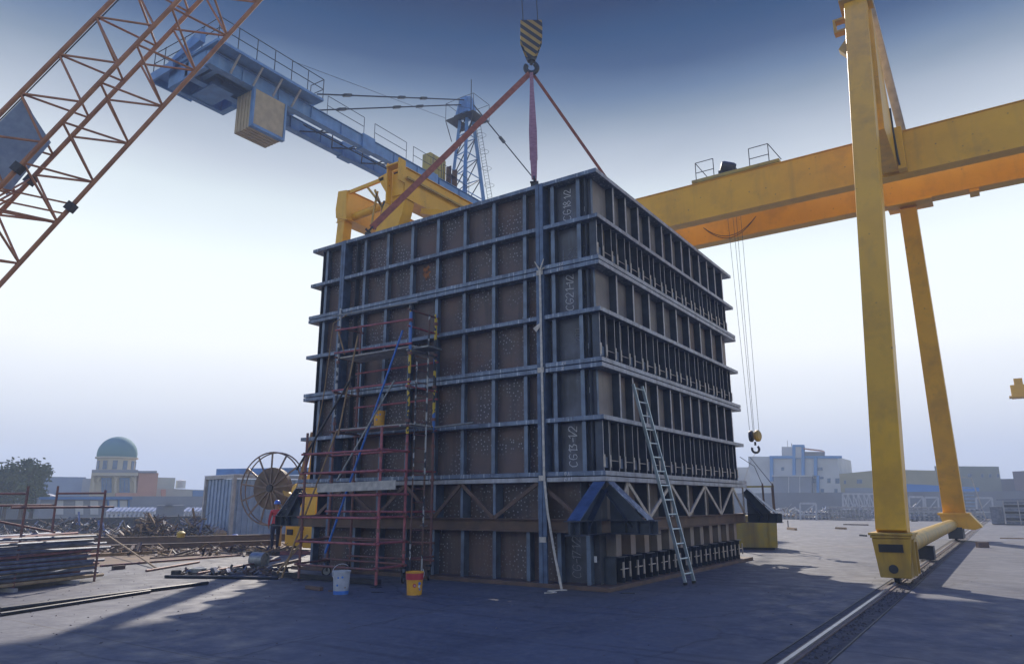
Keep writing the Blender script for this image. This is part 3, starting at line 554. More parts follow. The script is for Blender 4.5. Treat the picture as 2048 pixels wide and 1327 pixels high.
m.path([(-22.1, 21.0, 28.6), (-19.9, 21.0, 27.5)], .012, 5).path([(-22.1, 21, 27.3), (-21.7, 21.2, 25.7)], .03, 5).path([(-19.7, 21, 27.3), (-20.4, 21.4, 25.9)], .03, 5).path([(-19.9, 21.0, 27.3), (-19.9, 21.0, 29.7)], .03, 5)
ob('railing', m, M['rope'], bc)
m = MB(); lx, ly = -19.75, 23.1
for d in (-.18, .18): m.tube((lx+d, ly, ZB+.8), (lx+d-.5, ly-.9, 27.3), .016, 4)
for i in range(28): z = ZB+1+i*.22; t = (z-ZB-.8)/6; m.tube((lx-.18-.5*t, ly-.9*t, z), (lx+.18-.5*t, ly-.9*t, z), .01, 4)
for z in (22.6, 23.8, 25, 26.2): t = (z-ZB-.8)/6; m.torus((lx-.5*t+.1, ly-.9*t, z), (0, 0, 1), .34, .012, 14, 4)
ob('mast_ladder', m, M['rope'], bc)
def tie(p, q, name='tie_bar', r=.045):
    p, q = V(p), V(q); o = ob(name, MB().tube(p, q, r, 6), M['dark'], bc)
    for t in (.16, .5, .66) if r > .04 else ():
        c = p.lerp(q, t); d = (q-p).normalized(); ob('link', MB().beam(c-d*.3, c+d*.3, .2, .14), M['dark'], o)
tie((-20.0, 8.3, 22.1), (-20.9, 21.5, 28.75)); tie((-21.6, 9.3, 22.2), (-21.1, 21.6, 28.5))
tie((-20.6, 22.2, 28.6), (-20.15, 43, 21.2)); tie((-19.4, 6.2, ZB+2.05), (-22.1, 21.0, 27.5), 'guy_wire', .012)
cb = ob('cabin', MB().box(-21.15, -20.5, 17.7, 19.2, ZB+.74, ZB+2.5), M['skip'], bc)
for i in range(6): ob('cabin_rib', MB().box(-20.5, -20.47, 17.75+i*.25, 17.85+i*.25, ZB+.8, ZB+2.45), M['skip'], cb) if i < 6 else None
ob('rack', MB().box(-20.5, -20.1, 19.25, 19.9, ZB+.8, ZB+.85).box(-20.5, -20.1, 19.25, 19.9, ZB+1.5, ZB+1.55).box(-20.5, -20.1, 19.25, 19.3, ZB+.8, ZB+2.1).box(-20.5, -20.1, 19.85, 19.9, ZB+.8, ZB+2.1), M['ledge'], bc)
for x in (-22.3, -19.6):
    for y in (27, 29.7): ob('tower_leg', MB().beam((x, y, 0), (-21.75 if x < -21 else -20.15, 27.6 if y < 28 else 29.1, ZB), .3, .3), B_, bc)
for k in range(5): ob('tower_brace', MB().beam((-22.2, 27.2, k*4+1), (-19.8, 27.2, k*4+5), .1, .1), B_, bc)

# ------------------------------------------------------------------ lattice boom of the crawler crane that holds the box
P0, P1 = CAM + ray(0, 400)*19.5, CAM + ray(380, 0)*21.45
bd = (P1-P0).normalized(); vw = ray(150, 250).normalized()
n1 = bd.cross(vw).normalized()
if n1.dot(up) > 0: n1 = -n1                      # to the lower right in the picture
n2 = bd.cross(n1).normalized()
if n2.dot(vw) < 0: n2 = -n2
s1, s2 = 1.16, 1.56
mid = P0
base = mid - bd*((P0.z-1.6)/bd.z); Ltot = (31.2-1.6)/bd.z
o0 = -n1*(s1+s2)/2
offs = {'A': o0 + n2*.25, 'B': o0 + n1*s1 - n2*s2*.5 + n2*.25, 'C': o0 + n1*s2 + n2*s1*.9, 'D': o0 + n1*(s1+s2) + n2*.05}
boom = thing('crane_boom', base, 'orange red lattice boom of a crawler crane slanting across the top left corner', 'crane boom')
def bp(k, t):
    e = min(1, max(.12, (Ltot-t)/3.0), max(.2, t/3.0+.12)); return base + bd*t + offs[k]*min(1, e)
tA = (P0-base).length
for k in 'ABCD':
    pts = [0, 3, Ltot-3, Ltot]; m = MB()
    for a, b in zip(pts, pts[1:]): m.tube(bp(k, a), bp(k, b), .066, 10)
    ob('chord', m, M['boom'], boom, True)
step = 1.52; n_ = int(Ltot/step); hid = MB()
vis0, vis1 = tA-3.2, tA+10.5
def brace(a, ta, b, tb, r=.034):
    if vis0 < ta < vis1: ob('brace', MB().tube(bp(a, ta), bp(b, tb), r, 6), M['boom'], boom, True)
    else: hid.tube(bp(a, ta), bp(b, tb), r, 5)
for i in range(n_):
    t = i*step+.3
    for a, b in (('A', 'B'), ('C', 'D')): brace(a, t, b, t+step/2); brace(b, t+step/2, a, min(Ltot, t+step))
    for a, b in (('A', 'C'), ('B', 'D')): brace(a, t, b, t+step/2); brace(b, t+step/2, a, min(Ltot, t+step))
tag(ob('far_braces', hid, M['boom'], boom), kind='stuff')
tj = tA+.95
for k in 'ABCD':
    d = .5 if k in 'BC' else 0
    ob('joint_lug', MB().beam(bp(k, tj-.13), bp(k, tj+.13), .26, .2), M['dark'], boom)
for a, b in (('B', 'C'), ('A', 'D')):
    for dt in (-.6, -.25, .1): brace(a, tj+dt-1.4, b, tj+dt, .03)
ob('walkway_sheet', MB().prism([bp('A', tA+.9)+n1*.12, bp('A', tA+2.6)+n1*.12, bp('A', tA+2.1)+n1*1.3, bp('A', tA+.2)+n1*1.4], n2*.02), M['grey_sheet'], boom)
ob('sheave_head', MB().lathe(bp('A', Ltot)+bd*.2-V((.1, 0, 0)), [(0, -.5), (.45, -.5), (.45, .5), (0, .5)], 20, (1, 0, 0)), M['dark'], boom, True)
ob('pendant_line', MB().tube(bp('A', tA-6)-n1*-.1, bp('A', tA+9)+n1*.10, .018, 5), M['rope'], boom)
ob('foot_pin', MB().box(base.x-.6, base.x+.6, base.y-.6, base.y+.6, 0, 1.7), M['dark'], boom, bevel=.05)

# ------------------------------------------------------------------ main hook block and slings
hc = V((-4.68, 4.73, 16.75))
tip = base + bd*Ltot
mh = thing('hook_block', (hc.x, hc.y, 15.4), 'big hook block with diagonal black and yellow stripes above the box', 'crane hook', 'crane hook blocks')
hr = rt.copy(); hr.z = 0; hr.normalize(); hf = V((-hr.y, hr.x, 0))
out2 = [(-.36, .80), (.36, .80), (.38, .6), (.37, .1), (.14, -.58), (-.14, -.58), (-.37, .1)]
m = MB().prism([hc + hr*x + V((0, 0, z)) - hf*.16 for x, z in out2], hf*.02).prism([hc + hr*x + V((0, 0, z)) + hf*.14 for x, z in out2], hf*.02)
M['stripe'] = mat('hazard_stripe_paint', (.40, .27, .06), (.3, .2, .06), 4, .55)
t_ = M['stripe'].node_tree; nn = t_.nodes
wv_ = nn.new('ShaderNodeTexWave'); wv_.bands_direction = 'DIAGONAL'; wv_.inputs['Scale'].default_value = 1.55; tcx = nn.new('ShaderNodeTexCoord')
mp = nn.new('ShaderNodeMapping'); mp.inputs['Rotation'].default_value = (0, R(0), 0); t_.links.new(tcx.outputs['Object'], mp.inputs[0])
dt = nn.new('ShaderNodeVectorMath'); dt.operation = 'DOT_PRODUCT'; dt.inputs[1].default_value = (hr.x*.62, hr.y*.62, .78); t_.links.new(mp.outputs[0], dt.inputs[0])
fm = nn.new('ShaderNodeMath'); fm.operation = 'MULTIPLY'; fm.inputs[1].default_value = 4.2; t_.links.new(dt.outputs['Value'], fm.inputs[0])
fr = nn.new('ShaderNodeMath'); fr.operation = 'FRACT'; t_.links.new(fm.outputs[0], fr.inputs[0])
gt = nn.new('ShaderNodeMath'); gt.operation = 'GREATER_THAN'; gt.inputs[1].default_value = .48; t_.links.new(fr.outputs[0], gt.inputs[0])
mix = nn.new('ShaderNodeMix'); mix.data_type = 'RGBA'; t_.links.new(gt.outputs[0], mix.inputs[0])
pb = nn['Principled BSDF']; src = pb.inputs['Base Color'].links[0].from_socket; t_.links.new(src, mix.inputs[6]); mix.inputs[7].default_value = (.02, .025, .04, 1); t_.links.new(mix.outputs[2], pb.inputs['Base Color'])
ob('cheek_plate', m, M['stripe'], mh)
ob('sheave', MB().lathe(hc+V((0, 0, .3))-hf*.1, [(0, 0), (.3, 0), (.26, .1), (.3, .2), (0, .2)], 24, hf), M['dark'], mh, True)
hk = hc+V((0, 0, -.55))
ob('swivel', MB().lathe(hk+V((0, 0, -.12)), [(0, 0), (.14, 0), (.16, .1), (.1, .2), (0, .2)], 14), M['dark'], mh, True)
ob('hook', MB().torus(hk+V((0, 0, -.38)), hf, .19, .085, 26, 8, -.3, 4.4).tube(hk+V((0, 0, -.1)), hk+V((0, 0, -.24)), .06), M['dark'], mh, True)
m = MB()
for s in (-.25, .25): m.tube(hc+hr*s+V((0, 0, .6)), V((tip.x, tip.y, tip.z))+hr*s, .016, 6)
ob('hoist_rope', m, M['rope'], mh)
def sling(q, lab, wd=.11, mt='sling', flat=False, ex=None):
    q = V(q); p = hk+V((0, 0, -.52)); d = (q-p).normalized(); 
    s = thing('lifting_sling', q, lab, 'lifting sling', 'slings holding the steel box')
    vd = (p-CAM).normalized(); sd_ = d.cross(vd).normalized()
    ob('webbing', MB().beam(p, q-d*.18, wd, .03, sd_), M[mt], s)
    if flat: ob('wide_sleeve', MB().beam(p+d*1.5, p.lerp(q, .62), wd, .035, sd_, .22, .05).beam(p.lerp(q, .62), p.lerp(q, .84), .22, .05, sd_, .2, .05).beam(p.lerp(q, .84), q-d*.3, .18, .05, sd_, .13, .05), M['sling2'], s)
    ob('shackle', MB().torus(q-d*.1, sd_, .1, .028, 16, 6).tube(q-d*.02-sd_*.1, q-d*.02+sd_*.1, .03), M['dark'], s, True)
    ob('lug', MB().box(q.x-.09, q.x+.09, q.y-.015, q.y+.015, ZF[0]+.001, ZF[0]+.16), M['dark'], s)
sling((-7.28, .16, 9.1), 'long purple brown sling running down left to the near front edge of the box', .18)
sling((-1.72, .16, 9.1), 'wide faded pink sling hanging almost straight down to the front edge', .12, 'sling2', True)
sling((-7.28, 9.2, 9.1), 'narrow red orange sling beside the wide faded one, going to the rear of the box', .12)
sling((-1.75, 9.2, 9.1), 'red orange sling running down right to the corner nearest the camera', .10)
# ------------------------------------------------------------------ scaffold tower against the left face
sf = thing('scaffold_tower', (-5.7, -.9, 0), 'tall wheeled tube scaffold tower with red rails and grey boards beside the steel box', 'scaffolding')
T1, T2, T3, T4 = V((-7.07, -.85, 0)), V((-4.45, -1.02, 0)), V((-4.45, -.02, 0)), V((-7.07, .0, 0))
T3.y = -.12; T4.y = -.12
F1, F2 = V((-6.85, -1.85, 0)), V((-4.40, -1.88, 0))
M['chip'] = mat('chipped_yellow_blue_paint', (.5, .36, .03), (.03, .035, .05), 5, .5, lo=.47, hi=.5, detail=2)
def chip(name, ca, cb, cc, sc_=2.2):
    m = mat(name, ca, cb, sc_, .5, lo=.48, hi=.5, detail=2); t = m.node_tree; n = t.nodes; l = t.links.new
    co = n.new('ShaderNodeTexCoord'); no = n.new('ShaderNodeTexNoise'); no.inputs['Scale'].default_value = 1.7; no.inputs['Detail'].default_value = 1; l(co.outputs['Object'], no.inputs['Vector'])
    g = n.new('ShaderNodeMath'); g.operation = 'GREATER_THAN'; g.inputs[1].default_value = .55; l(no.outputs['Fac'], g.inputs[0])
    x = n.new('ShaderNodeMix'); x.data_type = 'RGBA'; l(g.outputs[0], x.inputs[0]); b = n['Principled BSDF']; l(b.inputs['Base Color'].links[0].from_socket, x.inputs[6]); x.inputs[7].default_value = (*cc, 1); l(x.outputs[2], b.inputs['Base Color']); return m
M['chip'] = chip('chipped_yellow_blue_paint', (.52, .37, .03), (.02, .03, .05), (.05, .16, .45), 6)
M['chip2'] = chip('chipped_white_blue_paint', (.38, .4, .4), (.03, .04, .06), (.12, .07, .06), 7)
def std(p, z0, z1, mt, r=.030): 
    o = ob('standard', MB().tube((p.x, p.y, z0), (p.x, p.y, z1), r, 8), M[mt], sf, True)
    z = z0+.3
    while z < z1: ob('collar', MB().tube((p.x, p.y, z-.035), (p.x, p.y, z+.035), r*1.6, 8), M['maroon'], o, True); z += .78
std(T1, .35, 3.3, 'maroon'); std(T1, 3.32, 6.6, 'chip2'); std(T2, .35, 3.2, 'red'); std(T2, 3.22, 6.25, 'chip', .036)
std(T3, .35, 3.3, 'maroon'); std(T3, 3.32, 6.2, 'chip', .036); std(T4, .35, 6.3, 'maroon')
std(F1, .05, 3.3, 'maroon'); std(F2, .05, 3.3, 'red')
for p in (F1, F2): ob('base_jack', MB().tube((p.x, p.y, .012), (p.x, p.y, .3), .014, 8).box(p.x-.09, p.x+.09, p.y-.07, p.y+.07, .002, .012), M['dark'], sf)
def led(p, q, z, mt='red', z2=None, ov=.1, name='ledger', r=.025):
    p, q = V((p.x, p.y, z)), V((q.x, q.y, z if z2 is None else z2)); d = (q-p).normalized()
    return ob(name, MB().tube(p-d*ov, q+d*ov, r, 8), M[mt], sf, True)
fo = V((0, -.05, 0))
# lower front bay
for z, mt in ((2.8, 'red'), (2.36, 'red'), (1.86, 'red'), (1.38, 'red'), (.85, 'red'), (.35, 'maroon')): led(F1+fo, F2+fo, z, mt)
for z in (2.83, 2.4, 1.5, .9, .4): led(T1+fo, T2+fo, z, 'red' if z > 1 else 'maroon')
for z in (2.8, 2.36, 1.86, 1.38, .85, .35):
    led(F2, T2, z+.02, 'red'); led(F1, T1, z+.02, 'maroon')
for z in (.42, .8): led(T4, T3, z, 'maroon')
# tower rails
led(T1+fo, T2+fo, 6.42, 'galv', 6.28, .25); led(T1+fo, T2+fo, 6.02, 'red', 5.88); led(T1+fo, T2+fo, 5.42, 'red', 5.30); led(T1+fo, T2+fo, 4.45, 'red', 4.40); led(T1+fo, T2+fo, 3.42, 'maroon', 3.40)
led(T4, T3, 5.0, 'red'); led(T4, T3, 4.1, 'red'); led(T4, T3, 3.35, 'maroon')
led(T2, T3, 6.12, 'maroon'); led(T2, T3, 5.72, 'red'); led(T2, T3, 5.15, 'galv'); led(T2, T3, 4.3, 'red'); led(T2, T3, 3.38, 'galv', ov=.25); led(T2, T3, 2.4, 'red'); led(T2, T3, 1.5, 'red'); led(T2, T3, .5, 'maroon')
led(T1, T4, 6.1, 'maroon'); led(T1, T4, 5.3, 'maroon'); led(T1, T4, 4.4, 'maroon'); led(T1, T4, 3.4, 'maroon')
led(V((-4.3, -.2, 0)), V((-3.2, -.25, 0)), 3.42, 'galv', 3.45, .05)
# boards
def board(x0, x1, y0, y1, z, mt='wood', name='board'): return ob(name, MB().box(x0, x1, y0, y1, z, z+.04), M[mt], sf, bevel=.005)
for i in range(3): board(-7.0, -4.5, -.85+i*.24, -.63+i*.24, 5.27)
for i in range(3): board(-7.0, -4.5, -.85+i*.24, -.63+i*.24, 3.44)
board(-4.45, -4.0, -.9, -.4, 5.2, 'galv')
ob('toe_board', MB().beam((-6.3, -1.93, 2.02), (-3.85, -1.98, 2.06), .03, .19, (0, 1, 0)), M['wood'], sf, bevel=.004)
# ladder section inside the tower
ld = ob('tower_ladder', MB().tube((-4.33, -.55, .2), (-4.33, -.5, 6.1), .022, 7).tube((-4.33, -.95, .2), (-4.33, -.9, 4.9), .02, 7), M['chip2'], sf, True)
for i in range(16): ob('rung', MB().tube((-4.33, -.95, .5+i*.3), (-4.33, -.52, .5+i*.3), .012, 6), M['maroon'], ld, True)
# castors
def castor(x, y, a):
    c = thing('castor_wheel', (x, y, .12), None, None); adopt(c, sf); ax_ = V((math.cos(a), math.sin(a), 0))
    o = V((x, y, .115))-ax_*.02
    ob('tyre', MB().lathe(o, [(.085, 0), (.11, .005), (.115, .02), (.11, .035), (.085, .04)], 22, ax_), M['black'], c, True)
    ob('rim', MB().torus(o+ax_*.02, ax_, .075, .018, 18, 6), M['galv'], c, True); ob('disc', MB().lathe(o, [(0, .01), (.07, .015), (.07, .03), (0, .035)], 14, ax_), M['galv'], c, True)
    ob('fork', MB().beam(o-ax_*.015, (x-ax_.x*.03, y-ax_.y*.03, .30), .01, .05, ax_).beam(o+ax_*.055, (x+ax_.x*.05, y+ax_.y*.05, .30), .01, .05, ax_).box(x-.05, x+.05, y-.05, y+.05, .30, .34), M['dark'], c)
castor(T1.x, T1.y, -.5); castor(T2.x, T2.y, .5); castor(T3.x+.05, T3.y-.12, .5); castor(T4.x, T4.y-.05, .3)
# loose poles leaning on the tower
def pole(a, b, mt, lab, r=.022, name='pole', group='poles leaning on the scaffold tower'):
    o = ob(name, MB().tube(a, b, r, 8, r*.9), M[mt], None, True); return tag(o, lab, 'pole', group)
pole((-6.5, -1.42, .58), (-4.58, -1.15, 5.62), 'bluepole', 'bright blue long pole leaning across the scaffold tower', .026)
pole((-6.15, -1.5, 2.2), (-4.78, -1.16, 4.45), 'galv', 'grey tube crossing just beneath the bright blue pole')
pole((-7.25, -2.0, .05), (-6.25, -1.5, 3.35), 'tan', 'tan timber pole with a blue tip leaning on the lower bay of the scaffold', .022)
pole((-6.75, -1.0, 3.3), (-6.25, -.98, 5.75), 'tan', 'short bamboo coloured pole standing near the top left of the scaffold')
pole((-7.9, -1.25, 2.5), (-6.35, -1.0, 4.72), 'dark', 'dark thick pole slanting from lower left into the scaffold tower', .028)
pole((-7.0, -.95, 5.95), (-6.78, -.9, 5.35), 'tan', 'small timber prop tied at the top left of the scaffold')
tag(ob('rope', MB().path([V((-7.45, -.12, 6.75)), V((-7.5, -.7, 6.3)), V((-7.62, -.75, 4.6)), V((-7.85, -.8, 2.9))], .014), M['tan']), 'brown rope hanging from the twin flange left of the scaffold tower', 'rope')
tag(ob('cable', MB().torus((-6.55, -.92, 4.35), (.2, 1, .1), .14, .012, 20, 5).torus((-6.52, -.95, 4.4), (.1, 1, .3), .17, .01, 20, 5), M['drum']), 'coiled brown cable hung on the scaffold below its top board', 'cable')
tag(ob('timber_prop', MB().beam((-7.75, -1.75, .10), (-7.4, -1.2, .95), .05, .05), M['tan']), 'short leaning timber at the foot of the scaffold, left side', 'timber')
tag(ob('floor_beam', MB().box(-8.1, -4.6, -1.62, -1.52, .02, .12), M['dark'], bevel=.005), 'dark steel bar lying on the ground under the scaffold', 'steel bar')

# ------------------------------------------------------------------ buckets
def bucket(x, y, z, r, h, label, body, top=None, base=None, emb=False, lid=False):
    b = thing('bucket', (x, y, z), label, 'bucket', 'plastic paint buckets'); rb = r*.86
    ob('body', MB().lathe((x, y, z), [(0, .004), (rb, .004), (rb, .0), (rb+(r-rb)*.9, h*.93), (r*1.05, h*.94), (r*1.05, h), (r*.95, h), (rb*.93, .02), (0, .02)], 28), M[body], b, True)
    tocam = V((CAM.x-x, CAM.y-y, 0)).normalized()
    if top: ob('band', MB().lathe((x, y, z), [(r*.985, h*.66), (r*1.01, h*.66), (r*1.03, h*.93), (r*1.0, h*.93)], 28), M[top], b, True)
    if base: ob('band', MB().lathe((x, y, z), [(rb*1.0, .003), (rb*1.015, .003), (rb*1.03, h*.16), (rb*1.0, h*.16)], 28), M[base], b, True)
    ob('handle', MB().torus((x, y, z+h*.9), V((tocam.x, tocam.y, .5)), r*1.08, .005, 20, 5, 0, math.pi), M['white'], b, True)
    sd_ = V((-tocam.y, tocam.x, 0))
    def dot(u, v, s, mt, ang=0):
        c = V((x, y, z+v*h)) + (tocam*math.cos(u)+sd_*math.sin(u))*(r*(.865+.115*v)+.001); n = (tocam*math.cos(u)+sd_*math.sin(u)); e = n.orthogonal().normalized() if ang else V((0, 0, 1)); s_ = V((0, 0, 1)).cross(n)
        pts = [c + V((0, 0, 1))*math.sin(ang+2*math.pi*k/8)*s + s_*math.cos(ang+2*math.pi*k/8)*s for k in range(8)]
        return ob('printed_mark', MB().prism(pts, n*.006), M[mt], b)
    if emb:
        dot(.0, .42, .036, 'bucketred'); dot(.0, .42, .02, 'white'); dot(.65, .5, .03, 'bucketblue'); dot(.6, .38, .024, 'white'); dot(.72, .25, .02, 'bucketblue'); dot(.1, .78, .02, 'white')
    else:
        dot(-.4, .72, .018, 'bucketblue'); dot(.1, .74, .02, 'bucketblue'); dot(-.5, .4, .02, 'bucketblue'); dot(.5, .3, .014, 'tan')
    if lid: ob('lid', MB().lathe((x, y, z), [(0, h+.012), (r*1.04, h+.012), (r*1.04, h-.01)], 24), M['white'], b, True)
    return b
p = G(681.5, 1187); bucket(p.x, p.y, 0, .165, .43, 'white bucket with a blue base standing on the ground before the scaffold', 'bucketwhite', None, 'bucketblue')
p = G(828.5, 1188); bucket(p.x, p.y, 0, .165, .42, 'orange yellow bucket with a red upper band, standing on the ground', 'bucketyel', 'bucketred', None, True)
bucket(-5.62, -.75, 3.481, .14, .36, 'yellow bucket up on the middle boards of the scaffold', 'bucketyel', None, None, False)
tag(ob('timber_offcut', MB().beam(G(613, 1177)+V((0, 0, .04)), G(643, 1181)+V((0, 0, .04)), .08, .07), M['ledge'], bevel=.006), 'rusty offcut lying left of the white bucket', 'scrap piece')
tag(ob('timber_offcut', MB().beam(G(657, 1182)+V((0, 0, .015)), G(665, 1182)+V((0, 0, .015)), .05, .03), M['ledge']), 'tiny dark offcut right beside the white bucket', 'scrap piece')
tag(ob('flat_bar', MB().beam(G(743, 1184)+V((0, 0, .008)), G(767, 1184)+V((0, 0, .008)), .03, .014), M['dark']), 'small flat dark bar on the ground between the two buckets', 'scrap piece')
tag(ob('flat_bar', MB().beam(G(1241, 1186)+V((0, 0, .008)), G(1270, 1186)+V((0, 0, .008)), .03, .014), M['dark']), 'thin dark bar on the ground near the box corner', 'scrap piece')

# ------------------------------------------------------------------ aluminium ladder on the right face
la, lb_ = V((.83, 1.86, .02)), V((.05, 1.38, 4.25))
lad = thing('ladder', (.75, 2.1, 0), 'pale blue grey aluminium ladder leaning on the right face of the box', 'ladder')
ws = V((.03, .42, 0)); ld = (lb_-la).normalized(); nrm = ld.cross(ws.normalized()); 
for k in (0, 1): ob('stile', MB().beam(la+ws*k, lb_+ws*k, .028, .07, ws.normalized()), M['alu'], lad, bevel=.004); ob('foot', MB().beam(la+ws*k-ld*.0, la+ws*k+ld*.05, .04, .085, ws.normalized()), M['black'], lad)
n_ = 14
for i in range(n_): c = la.lerp(lb_, (i+.7)/n_); ob('rung', MB().tube(c+ws*.03, c+ws*.97, .019, 8), M['alu'], lad, True)

# ------------------------------------------------------------------ cream webbing strap down the vertical joint
s = thing('ratchet_strap', (-1.45, -.1, 5), 'cream webbing strap knotted on the vertical joint and trailing down to the ground', 'strap')
pts = [V((-1.46, -.06, 6.80)), V((-1.45, -.06, 5.6)), V((-1.43, -.05, 3.2)), V((-1.42, -.05, 2.2)), V((-1.34, -.06, 1.5)), V((-1.18, -.08, .7)), V((-1.0, -.12, .02))]
m = MB()
for a, b in zip(pts, pts[1:]): m.beam(a, b, .05, .008, (1, .2, 0))
ob('webbing', m, M['strap'], s)
m = MB(); k = pts[0]
for dx, dz in ((-.12, .22), (.12, .24), (-.05, .1), (.14, .03)): m.beam(k, k+V((dx, -.02, dz)), .04, .01, (1, 0, 0), .02)
m.beam((-1.45, -.06, 5.55), (-1.6, -.08, 5.42), .06, .01, (0, 0, 1), .12)
ob('knot', m, M['strap'], s)
m = MB()
for z in (6.76, 4.52, 2.2, .95): m.box(-1.56, -1.4, -.045, -.03, z-.06, z+.05)
ob('tape_patch', m, M['strap'], s)
e = MB(); q = [V((-1.0, -.14, .012))]
for i in range(14): q.append(q[-1]+V((math.cos(i*.7)*.09, -.05+math.sin(i*.9)*.05, 0)))
e.path(q, .011); ob('loose_end', e, M['strap'], s)

# ------------------------------------------------------------------ yellow skip with lifting frame, right of the box
sk = thing('skip', (-1.3, 14.6, 0), 'scuffed yellow steel skip with a post frame standing right behind the box', 'skip')
Sx = V((.96, .27, 0)).normalized(); Sy = V((-.27, .96, 0)).normalized(); so = V((-2.3, 13.9, 0))
def sp(a, b, z): return so + Sx*a + Sy*b + V((0, 0, z))
m = MB().prism([sp(0, 0, .08), sp(1.85, 0, .08), sp(1.9, 0, 1.2), sp(-.1, 0, 1.2)], Sy*1.5); ob('body', m, M['skip'], sk, bevel=.01)
ob('rib', MB().beam(sp(1.62, -.03, .1), sp(1.62, -.03, 1.2), .06, .06, Sx).beam(sp(.1, -.03, .1), sp(.05, -.03, 1.2), .06, .06, Sx), M['skip'], sk)
ob('runner', MB().beam(sp(.1, .1, .04), sp(1.75, .1, .04), .08, .08).beam(sp(.1, 1.4, .04), sp(1.75, 1.4, .04), .08, .08), M['dark'], sk)
for a, b in ((1.5, .05), (1.85, .05), (.1, .05), (1.85, 1.45)): ob('post', MB().beam(sp(a, b, 1.2), sp(a, b, 2.28), .07, .07, Sx), M['ledge'], sk)
ob('top_bar', MB().beam(sp(-.05, .05, 2.24), sp(1.9, .05, 2.24), .06, .06), M['skip'], sk)
hk2 = V((hx, hy-.1, hz-.75))
for i, (a, b) in enumerate(((1.5, .05), (1.85, .05))):
    e_ = sp(a, b, 2.3); mid_ = (e_+hk2)/2+V((0, 0, .25-.1*i))
    ob('chain_sling', MB().path([V((e_.x-.75, e_.y, e_.z+1.05)), mid_-V((.15, 0, .1)), e_], .012, 5), M['dark'], sk); ob('shackle', MB().torus(e_, (1, .5, 0), .05, .02, 12, 5), M['ledge'], sk)
ob('chain_sling', MB().path([sp(-.6, .1, 3.3), sp(-.72, .1, 2.6), sp(-.8, .1, 2.2)], .012, 5).path([sp(-.1, .1, 3.2), sp(-.1, .1, 2.7), sp(-.3, .1, 2.3)], .012, 5), M['dark'], sk)
tag(ob('tag_line', MB().path([V((hx+.04, hy-.1, hz-.6)), V((hx-.25, hy-.1, hz-1.1)), V((hx-.5, hy-.1, hz-1.7))], .008), M['strap']), 'thin white tag line hanging from the round hook', 'rope')

# ------------------------------------------------------------------ worker
def person(loc, rz):
    bm_ = {}
    import bmesh
    J = [((0,0,.93),.14),((0,0,1.08),.135),((0,0,1.26),.15),((0,0,1.40),.13),((0,0,1.47),.06),((0,.01,1.54),.068),((0,.02,1.63),.088),((0,.015,1.70),.07)]
    E_ = [(i, i+1) for i in range(7)]
    def chain(st, pts):
        k = st
        for p_, r_ in pts: J.append((p_, r_)); E_.append((k, len(J)-1)); k = len(J)-1
        return k
    for s in (-1, 1):
        f = .16 if s > 0 else -.13
        k = chain(0, [((s*.10,.0,.86),.10),((s*.11,f*.6,.50),.070),((s*.11,f-.06,.13),.048),((s*.11,f-.05,.06),.05),((s*.115,f+.10,.035),.04)])
        k = chain(3, [((s*.17,0,1.40),.068),((s*.235,-.02,1.14),.048),((s*.24,.07,.92),.036),((s*.24,.10,.86),.030)])
        for i in range(4): chain(k, [((s*(.225),.085+.018*i,.80),.010),((s*.215,.095+.018*i,.77-.005*abs(i-1)),.009)])
        chain(k, [((s*.215,.14,.84),.011),((s*.205,.15,.81),.010)])
    chain(6, [((0,.10,1.61),.020)])
    me = bpy.data.meshes.new('skeleton'); me.from_pydata([j[0] for j in J], E_, []); o = bpy.data.objects.new('tmp', me); C.objects.link(o)
    md = o.modifiers.new('s', 'SKIN'); sv_ = me.skin_vertices[0].data if me.skin_vertices else None
    if sv_ is None:
        bmm = bmesh.new(); bmm.from_mesh(me); bmm.verts.layers.skin.verify(); bmm.to_mesh(me); bmm.free(); sv_ = me.skin_vertices[0].data
    for i, j in enumerate(J): sv_[i].radius = (j[1], j[1]*(.75 if i in (1, 2, 3) else 1)); sv_[i].use_root = (i == 0)
    sb = o.modifiers.new('u', 'SUBSURF'); sb.levels = 2; sb.render_levels = 2
    bpy.context.view_layer.update(); dg = bpy.context.evaluated_depsgraph_get()
    res = bpy.data.meshes.new_from_object(o.evaluated_get(dg)); bpy.data.objects.remove(o)
    body = bpy.data.objects.new('person', res); C.objects.link(body); body.location = loc; body.rotation_euler = (0, 0, rz)
    res.materials.clear()
    for k in ('trouser', 'shirt', 'skin', 'black'): res.materials.append(M[k])
    for p_ in res.polygons:
        z = p_.center.z; x = abs(p_.center.x); p_.use_smooth = True
        p_.material_index = 2 if z > 1.46 or (x > .19 and z < .90) else (1 if z > .97 else (3 if z < .09 else 0))
        if x > .17 and .9 <= z < 1: p_.material_index = 1
    bpy.context.view_layer.update()
    def kid(n, m, mt): 
        q = ob(n, m, M[mt], None, True); q.parent = body; return q
    kid('hard_hat', MB().lathe((0, .02, 1.66), [(.125, 0), (.122, .02), (.115, .07), (.08, .12), (.03, .14), (0, .14)], 20).box(-.07, .07, .11, .18, 1.655, 1.672), 'helmet')
    kid('eye', MB().box(-.045, -.02, .10, .107, 1.62, 1.632).box(.02, .045, .10, .107, 1.62, 1.632), 'black')
    kid('ear', MB().box(-.095, -.085, 0, .03, 1.59, 1.64).box(.085, .095, 0, .03, 1.59, 1.64), 'skin')
    return body
pp = G(548, 1101)
person((pp.x, pp.y, 0), R(60)); tag(bpy.data.objects['person'], 'worker in red top, navy trousers and blue hard hat standing by the cable reel', 'person')
